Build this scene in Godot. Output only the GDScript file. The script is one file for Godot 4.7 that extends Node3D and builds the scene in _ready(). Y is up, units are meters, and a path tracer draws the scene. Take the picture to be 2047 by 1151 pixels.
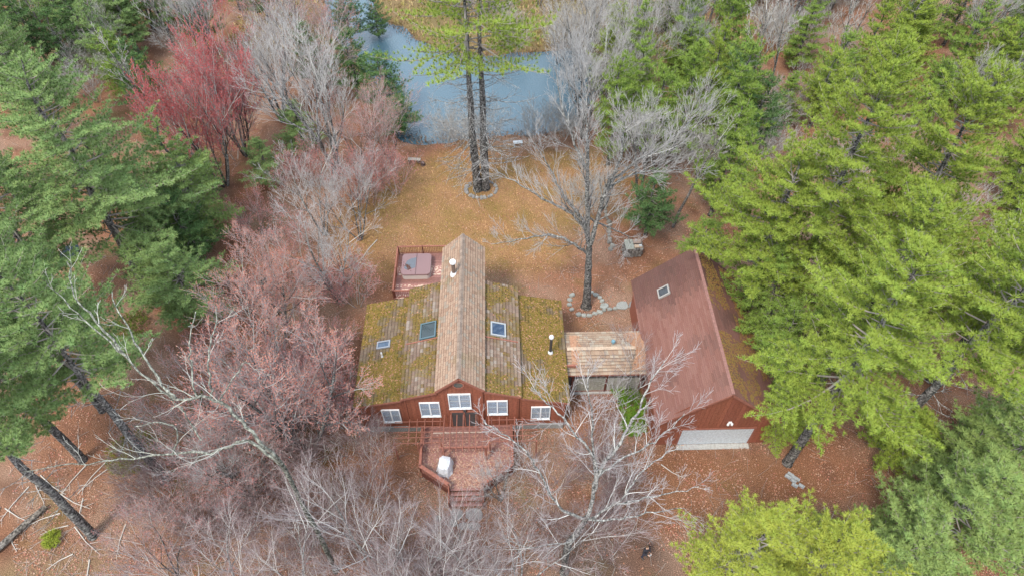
extends Node3D
# Aerial view of a red cabin with a breezeway and garage in early-spring woods beside a pond.
# Units are metres, y up. The house stands in a frame of its own: x right, y up, -z toward the back.

const HOUSE_AT := Vector3(-3.156, 0.0, -23.214)
const HOUSE_TURN := 1.36

const POND := [Vector2(-25.87, -90.67), Vector2(-19.46, -90.67), Vector2(-17.42, -81.54), Vector2(-13.82, -78.55), Vector2(-11.61, -75.92), Vector2(-9.13, -73.50), Vector2(-5.50, -72.21), Vector2(1.56, -72.43), Vector2(6.98, -74.37), Vector2(9.74, -71.37), Vector2(8.86, -63.53), Vector2(6.68, -59.11), Vector2(3.20, -57.60), Vector2(-2.00, -57.27), Vector2(-6.13, -56.94), Vector2(-8.93, -56.29), Vector2(-11.34, -57.19), Vector2(-13.03, -60.66), Vector2(-15.78, -66.16), Vector2(-19.67, -72.43), Vector2(-22.38, -77.97)]
const OAK := {"trunk": [Vector3(6.07, 0.00, -34.34), Vector3(5.97, 2.60, -34.41), Vector3(5.71, 7.00, -34.50)], "limbs": [
	[Vector3(5.73, 6.80, -34.59), Vector3(5.01, 9.50, -34.75), Vector3(3.74, 11.00, -35.37), Vector3(2.46, 13.50, -35.85), Vector3(1.42, 15.00, -36.52)],
	[Vector3(5.72, 7.00, -34.60), Vector3(5.23, 11.00, -35.17), Vector3(5.06, 15.00, -36.05), Vector3(4.74, 17.50, -36.80), Vector3(4.95, 20.00, -37.60)],
	[Vector3(5.75, 7.00, -34.50), Vector3(6.24, 11.00, -34.66), Vector3(6.43, 12.50, -35.00), Vector3(7.14, 15.00, -35.03), Vector3(7.22, 17.00, -35.45), Vector3(9.00, 18.00, -35.90)],
	[Vector3(6.32, 11.70, -34.82), Vector3(7.78, 12.80, -35.63), Vector3(9.84, 12.90, -36.03), Vector3(12.38, 12.50, -36.76)],
	[Vector3(5.76, 6.00, -34.51), Vector3(4.59, 7.50, -34.23), Vector3(2.79, 8.00, -34.71), Vector3(0.50, 7.60, -34.64), Vector3(-1.46, 7.00, -34.70)],
	[Vector3(5.12, 9.00, -34.75), Vector3(3.91, 10.50, -34.68), Vector3(2.19, 11.00, -35.37), Vector3(0.16, 12.00, -36.02), Vector3(-1.20, 12.50, -36.76)],
	[Vector3(5.53, 9.30, -35.21), Vector3(6.95, 8.00, -35.48), Vector3(8.63, 6.60, -36.12), Vector3(9.18, 5.60, -36.12)],
	[Vector3(5.23, 12.80, -35.73), Vector3(4.28, 14.50, -36.83), Vector3(3.20, 17.00, -38.37), Vector3(2.81, 19.00, -39.34)],
	[Vector3(6.35, 12.00, -35.10), Vector3(8.03, 13.50, -35.95), Vector3(10.19, 15.00, -36.20), Vector3(12.30, 16.00, -38.11)]]}
const BIRCH := {"trunk": [Vector3(3.25, 0.00, -13.40), Vector3(3.23, 4.00, -13.61), Vector3(3.68, 5.80, -13.77), Vector3(4.08, 7.50, -14.00)], "limbs": [
	[Vector3(4.09, 7.40, -13.98), Vector3(4.47, 11.00, -15.00), Vector3(5.25, 12.50, -15.57), Vector3(5.78, 14.00, -16.07), Vector3(6.20, 15.50, -16.51), Vector3(6.67, 17.00, -17.10), Vector3(7.19, 17.60, -17.56)],
	[Vector3(4.48, 10.80, -14.87), Vector3(5.86, 11.60, -15.57), Vector3(7.06, 12.00, -16.03), Vector3(7.82, 12.50, -16.42), Vector3(8.80, 13.20, -17.18)],
	[Vector3(4.22, 7.20, -14.00), Vector3(5.68, 8.00, -14.55), Vector3(6.46, 9.00, -15.25), Vector3(7.56, 10.00, -16.02), Vector3(8.90, 10.60, -16.62)],
	[Vector3(4.16, 7.20, -13.98), Vector3(5.97, 7.00, -14.08), Vector3(7.41, 7.00, -14.41), Vector3(9.73, 6.60, -14.91)],
	[Vector3(5.67, 8.00, -14.49), Vector3(7.32, 8.00, -14.89), Vector3(8.64, 8.00, -15.11), Vector3(10.28, 8.00, -15.46)],
	[Vector3(4.05, 7.30, -13.99), Vector3(3.00, 8.00, -14.03), Vector3(2.12, 9.30, -14.35), Vector3(1.35, 11.00, -15.00), Vector3(0.64, 12.50, -15.46), Vector3(-0.53, 13.40, -15.95), Vector3(-1.39, 14.00, -16.29)],
	[Vector3(3.63, 5.70, -13.75), Vector3(2.90, 5.40, -13.35), Vector3(0.71, 5.60, -13.06), Vector3(-0.37, 6.40, -13.22)],
	[Vector3(4.37, 9.60, -14.61), Vector3(4.19, 12.00, -15.18), Vector3(2.86, 14.50, -15.59), Vector3(1.90, 15.60, -16.13), Vector3(0.87, 16.50, -16.68)],
	[Vector3(4.31, 10.40, -14.80), Vector3(3.97, 13.50, -15.76), Vector3(3.73, 15.50, -16.57), Vector3(3.55, 17.00, -17.29)]]}
const LICHEN := {"trunk": [Vector3(-10.97, 0.00, -13.43), Vector3(-10.76, 5.50, -13.57), Vector3(-10.66, 10.00, -13.58), Vector3(-10.58, 14.00, -13.71), Vector3(-10.65, 15.60, -13.67)], "limbs": [
	[Vector3(-10.64, 15.50, -13.67), Vector3(-11.39, 17.00, -14.08), Vector3(-12.19, 17.50, -14.80), Vector3(-13.31, 17.80, -15.35), Vector3(-14.95, 17.50, -15.53), Vector3(-16.07, 17.50, -16.15), Vector3(-17.60, 18.00, -17.37), Vector3(-19.50, 18.00, -18.83), Vector3(-20.89, 18.50, -19.84), Vector3(-22.39, 19.00, -21.03)],
	[Vector3(-14.94, 17.50, -15.50), Vector3(-15.57, 17.70, -16.03), Vector3(-16.79, 18.40, -17.43), Vector3(-17.95, 18.80, -18.94), Vector3(-18.77, 19.20, -20.16)],
	[Vector3(-10.65, 14.60, -13.68), Vector3(-12.02, 15.60, -14.38), Vector3(-14.04, 14.60, -14.30), Vector3(-16.02, 14.20, -14.49), Vector3(-18.21, 13.60, -14.48), Vector3(-20.60, 13.00, -14.53), Vector3(-24.00, 12.40, -14.44)],
	[Vector3(-13.23, 17.80, -15.30), Vector3(-13.23, 18.40, -16.03), Vector3(-13.44, 19.00, -17.02), Vector3(-13.13, 19.60, -18.00), Vector3(-13.12, 20.00, -18.67)],
	[Vector3(-12.82, 17.60, -15.14), Vector3(-12.68, 18.00, -15.36), Vector3(-11.79, 18.80, -16.37), Vector3(-11.34, 19.00, -16.29)],
	[Vector3(-13.84, 17.70, -15.39), Vector3(-14.12, 18.60, -16.37), Vector3(-14.18, 19.20, -17.18), Vector3(-14.00, 20.00, -18.34)],
	[Vector3(-14.25, 15.40, -14.53), Vector3(-14.73, 16.40, -15.14), Vector3(-15.31, 17.00, -15.69), Vector3(-15.55, 17.40, -16.23)],
	[Vector3(-16.00, 14.20, -14.49), Vector3(-15.81, 15.00, -15.25), Vector3(-16.65, 15.40, -15.42), Vector3(-17.66, 15.20, -15.40)],
	[Vector3(-17.61, 18.00, -17.40), Vector3(-19.03, 19.00, -18.70), Vector3(-20.13, 19.50, -19.76), Vector3(-20.58, 20.40, -21.12)]]}
const PINES := [
	[19.01, -20.66, 21, 9.5, 5.4, 0.2, -0.6, 8, 1, "tall white pine with thick bare lower trunk right of the garage door"],
	[26.02, -21.97, 21, 11, 5.2, 0.3, -0.5, 1, 1, "white pine with long leaning lichened trunk below the right edge crowns"],
	[21.36, -32.91, 25, 7.5, 5.6, -0.6, 0, 2, 1, "tallest broad yellow-green white pine at upper right behind the garage"],
	[18.91, -22.90, 6.6, 1.2, 2.5, -5.5, -0.5, 6, 1, "small yellow-green pine leaning against the garage's front corner"],
	[19.54, -26.64, 10, 2, 3.4, -3, 0, 6, 5, "green pine crowding the garage's right wall near its front"],
	[19.58, -30.48, 11, 2.5, 3.6, -3, 0, 7, 5, "green pine crowding the garage's right wall near its middle"],
	[28.45, -34.96, 22, 6, 5.8, 0, 0, 3, 1, "broad white pine at the right edge with bright yellow-green top"],
	[17.94, -32.91, 17, 6.8, 5.8, 0, 0, 9, 1, "white pine whose low boughs hang over the garage roof"],
	[23.16, -27.29, 19, 6, 5.2, 0, 0, 5, 1, "dense white pine filling the gap right of the garage"],
	[31.42, -27.29, 19, 8, 5.4, 0, 0, 0, 1, "white pine at the right edge above the leaning trunk"],
	[21.26, -12.16, 11, 2, 3.8, 0, 0, 6, 2, "blue-green young white pine at the lower right corner of the clearing"],
	[24.08, -14.10, 13, 2.5, 4.6, 0, 0, 7, 2, "pale blue-green white pine near the bottom right corner"],
	[28.99, -17.65, 13, 3, 4.4, 0, 0, 6, 2, "blue-green white pine at the right edge below the leaning trunk"],
	[12.32, -11.73, 13, 3, 4.1, -0.3, -0.3, 4, 3, "bright yellow white pine closest to the camera beside the driveway"],
	[16.27, -11.73, 12, 2, 4.2, 0, 0, 7, 3, "yellow-green white pine cut by the bottom edge right of the driveway"],
	[-23.50, -19.39, 21, 13, 4.6, 0, -1, 1, 0, "white pine with long dark trunk crossing the lichened limbs at left"],
	[-26.96, -15.67, 21, 13, 4.6, 0, -1.6, 1, 0, "white pine with dark trunk standing beside the fallen log"],
	[-29.67, -20.84, 20, 11, 4.6, 0, -0.8, 5, 0, "white pine with slender dark trunk left of the green undergrowth"],
	[-29.77, -24.74, 20, 10, 4.8, 0, -0.6, 3, 0, "white pine at the left edge with its trunk in shade"],
	[-30.72, -36.57, 21, 4.5, 6.6, 0.6, -0.4, 2, 0, "huge soft green white pine filling the upper left quarter"],
	[-35.51, -33.93, 17, 5, 5.2, 0, 0, 0, 0, "white pine with deep green boughs at the left edge"],
	[-26.51, -41.75, 13, 2.5, 4.4, 0, 0, 6, 2, "pale green pine beside the scarlet-budded maple"],
	[-24.85, -32.91, 9, 2, 3.6, 0, 0, 7, 0, "low deep green pine under the huge left pine"],
	[-45.24, -54.15, 17, 3, 5, 0, 0, 4, 0, "pine near the top left corner with layered boughs"],
]
const CONIFERS := [
	[-52.41, -63.45, 13, 3.6, 0, 0, "conifer at the top left corner above the soft pine"],
	[-59.25, -73.42, 12, 3.4, 1, 0, "dark conifer at the very corner top left"],
	[-51.57, -73.42, 10, 3, 2, 0, "low conifer beside the small dark puddles"],
	[-45.54, -75.06, 11, 3.4, 3, 0, "rounded green conifer at the top edge left of the scarlet maple"],
	[-42.02, -76.75, 10, 3, 0, 0, "deep green conifer behind the scarlet maple"],
	[-35.03, -71.29, 9, 2.6, 3, 4, "dark conifer behind the grey maples at the top"],
	[-13.19, -60.58, 7.5, 3.2, 3, 4, "dark hemlock leaning over the pond's left shore"],
	[-11.61, -58.18, 4.5, 2.6, 3, 4, "small dark hemlock at the pond edge below the taller one"],
	[-19.35, -75.06, 8, 2.6, 3, 4, "dark hemlock at the top edge left of the pond"],
	[-16.78, -63.45, 8, 2.8, 3, 4, "hemlock among bare maples left of the pond"],
	[-21.03, -64.37, 8, 2.6, 3, 4, "green hemlock half hidden by grey maple twigs"],
	[-16.27, -76.75, 6, 1.8, 3, 4, "narrow dark hemlock standing in the pond's upper channel"],
	[-20.70, -54.15, 6, 2.6, 0, 0, "low green conifer under the grey maples"],
	[-23.20, -49.67, 5, 2.4, 1, 0, "small green conifer between red-budded maples"],
	[9.38, -51.86, 12, 3, 2, 5, "loose green pine behind the oak at right of the pond"],
	[13.06, -51.86, 11, 3.2, 3, 5, "green pine mixed with grey twigs right of the pond"],
	[11.88, -42.37, 7, 2.6, 3, 4, "dark young hemlock behind the stone fireplace"],
	[16.35, -54.15, 12, 3.4, 1, 5, "pine in the middle of the upper right woods"],
	[18.14, -44.90, 12, 3.6, 2, 5, "pine at the upper right corner of the lawn"],
	[20.85, -54.15, 12, 3.4, 3, 5, "pine left of the thin bare trunks"],
	[12.87, -63.45, 11, 3.2, 0, 5, "pine at the top right of the pond"],
	[18.05, -65.32, 12, 3.4, 1, 5, "yellow-green pine near the top edge right of the pond"],
	[22.83, -67.24, 12, 3.2, 2, 5, "pine at the top edge left of the bare trunks"],
	[15.63, -38.23, 6, 2.4, 3, 5, "young pine tucked behind the garage's far corner"],
	[32.23, -69.23, 9, 2.8, 0, 5, "conifer standing in the brown gap at the top edge"],
	[27.77, -58.61, 6, 2.2, 1, 5, "young conifer in the brown gap below the slender trunks"],
	[37.43, -80.26, 9, 3, 2, 1, "conifer at the top edge beside the tallest pine"],
	[32.76, -60.76, 9, 3, 3, 5, "pine low behind the tallest pine"],
	[46.59, -63.45, 11, 3.4, 0, 5, "sunlit pine in the far right woods"],
	[48.29, -57.35, 12, 3.6, 1, 1, "pine at the right edge of the far woods"],
	[56.79, -70.25, 11, 3.4, 2, 5, "pine at the top right corner"],
	[45.08, -71.29, 10, 3.2, 3, 5, "pine behind the tallest pine at the top"],
	[18.57, -76.75, 11, 3.2, 0, 5, "top edge pine above the oak's crown"],
	[26.54, -80.26, 11, 3.2, 1, 5, "top edge pine beside the grey trunks"],
	[25.73, -20.66, 7, 2.6, 2, 1, "young pine at the foot of the big pines"],
	[37.53, -30.01, 12, 3.6, 3, 1, "pine cut by the right edge"],
	[33.02, -22.35, 8, 3, 0, 0, "shaded pine below the right edge crowns"],
	[27.00, -18.51, 9, 3.2, 1, 2, "blue-green young pine behind the front pines"],
	[31.48, -13.79, 12, 4, 2, 2, "pine in the bottom right corner"],
	[-58.18, -73.99, 10.0075, 2.63443, 3, 0, "conifer in the mixed woods at the top left"],
	[-47.61, -89.19, 7.64887, 3.73799, 0, 0, "conifer in the mixed woods at the top left"],
	[-50.15, -78.25, 9.55695, 3.39541, 3, 4, "conifer in the mixed woods at the top left"],
	[-54.11, -65.45, 10.3518, 3.21486, 2, 0, "conifer in the mixed woods at the top left"],
	[-44.17, -72.43, 11.9046, 2.84541, 3, 0, "conifer in the mixed woods at the top left"],
	[-53.16, -78.78, 9.95798, 2.88236, 0, 5, "conifer in the mixed woods at the top left"],
	[-41.23, -63.31, 7.6438, 3.16049, 1, 5, "conifer in the mixed woods at the top left"],
	[-53.77, -62.55, 9.14974, 2.77723, 2, 0, "conifer in the mixed woods at the top left"],
	[-51.31, -84.14, 11.5072, 2.86058, 3, 5, "conifer in the mixed woods at the top left"],
	[-59.02, -79.04, 9.34454, 3.68736, 0, 0, "conifer in the mixed woods at the top left"],
	[-49.00, -79.26, 7.08439, 2.79179, 1, 0, "conifer in the mixed woods at the top left"],
	[-49.35, -68.19, 7.27334, 2.64086, 3, 4, "conifer in the mixed woods at the top left"],
	[-43.19, -71.24, 8.54355, 2.98085, 3, 0, "conifer in the mixed woods at the top left"],
	[-64.99, -91.03, 11.1956, 3.15956, 0, 0, "conifer in the mixed woods at the top left"],
	[-54.93, -66.82, 7.97826, 2.6743, 1, 0, "conifer in the mixed woods at the top left"],
	[-48.91, -90.93, 11.0257, 2.8282, 2, 5, "conifer in the mixed woods at the top left"],
	[12.52, -91.05, 8.46488, 3.12711, 3, 1, "conifer in the mixed woods right of the pond"],
	[26.85, -80.90, 8.57591, 2.65814, 0, 5, "conifer in the mixed woods right of the pond"],
	[23.39, -53.61, 8.70343, 2.836, 3, 4, "conifer in the mixed woods right of the pond"],
	[26.37, -89.85, 7.33719, 2.80404, 2, 5, "conifer in the mixed woods right of the pond"],
	[12.03, -56.56, 10.709, 2.94579, 3, 5, "conifer in the mixed woods right of the pond"],
	[19.72, -58.64, 11.6375, 2.54974, 0, 1, "conifer in the mixed woods right of the pond"],
	[22.91, -84.48, 9.21565, 3.18628, 1, 1, "conifer in the mixed woods right of the pond"],
	[26.69, -90.10, 8.79706, 2.56306, 3, 4, "conifer in the mixed woods right of the pond"],
	[30.56, -84.46, 8.22157, 2.75722, 3, 4, "conifer in the mixed woods right of the pond"],
	[23.70, -63.62, 7.79874, 2.89827, 0, 5, "conifer in the mixed woods right of the pond"],
	[9.97, -64.54, 8.15832, 2.43864, 1, 1, "conifer in the mixed woods right of the pond"],
	[18.20, -63.59, 8.624, 3.04345, 2, 5, "conifer in the mixed woods right of the pond"],
	[17.36, -85.13, 8.57605, 2.79527, 3, 5, "conifer in the mixed woods right of the pond"],
	[12.69, -87.41, 9.80751, 3.36339, 3, 4, "conifer in the mixed woods right of the pond"],
	[23.87, -61.36, 7.33375, 3.2064, 3, 4, "conifer in the mixed woods right of the pond"],
	[11.65, -70.12, 7.24661, 3.20188, 2, 1, "conifer in the mixed woods right of the pond"],
	[48.40, -59.91, 10.8021, 2.86726, 3, 5, "conifer in the far woods at the top right"],
	[43.17, -85.30, 8.95195, 3.09784, 0, 1, "conifer in the far woods at the top right"],
	[38.39, -66.46, 10.0125, 2.83982, 1, 1, "conifer in the far woods at the top right"],
	[39.04, -62.13, 8.45209, 3.39879, 2, 1, "conifer in the far woods at the top right"],
	[42.87, -68.31, 10.3667, 3.11838, 3, 1, "conifer in the far woods at the top right"],
	[69.13, -87.28, 8.62462, 3.14911, 0, 5, "conifer in the far woods at the top right"],
	[35.42, -84.51, 10.9963, 3.38381, 1, 5, "conifer in the far woods at the top right"],
	[54.25, -61.46, 8.49392, 3.24487, 2, 1, "conifer in the far woods at the top right"],
	[38.39, -61.64, 8.92397, 2.75324, 3, 1, "conifer in the far woods at the top right"],
	[48.40, -61.81, 9.79799, 3.38294, 0, 1, "conifer in the far woods at the top right"],
	[43.69, -67.86, 7.31282, 3.15507, 1, 1, "conifer in the far woods at the top right"],
	[48.05, -59.96, 9.4805, 3.48134, 2, 1, "conifer in the far woods at the top right"],
	[30.73, -57.75, 8.85636, 2.69096, 3, 1, "conifer in the far woods at the top right"],
	[45.75, -72.97, 11.2601, 2.73779, 0, 1, "conifer in the far woods at the top right"],
	[51.03, -73.53, 9.64129, 3.09941, 1, 5, "conifer in the far woods at the top right"],
	[41.96, -58.15, 7.85617, 2.61147, 2, 5, "conifer in the far woods at the top right"],
	[24.24, -29.80, 8.89781, 2.24424, 3, 5, "young conifer in the shade of the big right pines"],
	[27.52, -32.08, 6.67416, 2.40736, 0, 5, "young conifer in the shade of the big right pines"],
	[27.57, -29.27, 6.15184, 2.45542, 1, 1, "young conifer in the shade of the big right pines"],
	[-30.82, -40.94, 7.02756, 3.13747, 3, 4, "young conifer below the huge left pine"],
	[-28.74, -46.84, 5.79542, 2.76233, 3, 4, "young conifer below the huge left pine"],
	[-46.58, -47.30, 6.09731, 2.78596, 3, 4, "young conifer below the huge left pine"],
	[-30.44, -38.31, 5.14602, 2.44501, 3, 4, "young conifer below the huge left pine"],
	[-26.70, -34.03, 6.82553, 3.28737, 2, 0, "young conifer below the huge left pine"],
	[-27.95, -41.41, 8.73037, 2.76534, 3, 0, "young conifer below the huge left pine"],
	[-36.45, -46.72, 8.31677, 3.2092, 0, 0, "young conifer below the huge left pine"],
	[-28.01, -40.76, 5.58692, 3.30249, 1, 0, "young conifer below the huge left pine"],
	[-26.42, -38.55, 8.36702, 2.77328, 3, 4, "young conifer below the huge left pine"],
	[45.60, -47.09, 10.6033, 2.92498, 3, 1, "conifer crowding the right edge beside the broad pines"],
	[45.97, -44.69, 11.8381, 2.76609, 0, 5, "conifer crowding the right edge beside the broad pines"],
	[48.01, -49.19, 11.6873, 3.08862, 1, 5, "conifer crowding the right edge beside the broad pines"],
	[43.49, -42.57, 8.99479, 2.72718, 2, 1, "conifer crowding the right edge beside the broad pines"],
	[-52.65, -68.80, 8.33267, 2.81506, 3, 4, "conifer in the hollow left of the scarlet maple"],
	[-36.99, -59.21, 9.19877, 2.78209, 3, 4, "conifer in the hollow left of the scarlet maple"],
	[-45.61, -68.68, 7.59818, 2.43326, 1, 0, "conifer in the hollow left of the scarlet maple"],
	[-52.58, -76.12, 7.86592, 2.97428, 3, 4, "conifer in the hollow left of the scarlet maple"],
	[-47.10, -69.32, 8.63411, 2.53028, 3, 4, "conifer in the hollow left of the scarlet maple"],
	[-43.73, -66.20, 9.46328, 2.7327, 0, 0, "conifer in the hollow left of the scarlet maple"],
	[-28.61, -91.73, 7.10911, 2.87885, 3, 4, "conifer at the top edge left of the pond"],
	[-41.67, -89.89, 8.49897, 2.66971, 3, 4, "conifer at the top edge left of the pond"],
	[-29.78, -78.31, 8.46271, 2.54733, 3, 4, "conifer at the top edge left of the pond"],
	[-41.65, -85.75, 8.26895, 2.70991, 0, 0, "conifer at the top edge left of the pond"],
	[-40.01, -83.15, 9.49667, 2.99957, 1, 0, "conifer at the top edge left of the pond"],
	[-34.21, -81.63, 8.76817, 2.57204, 2, 0, "conifer at the top edge left of the pond"],
]
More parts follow.
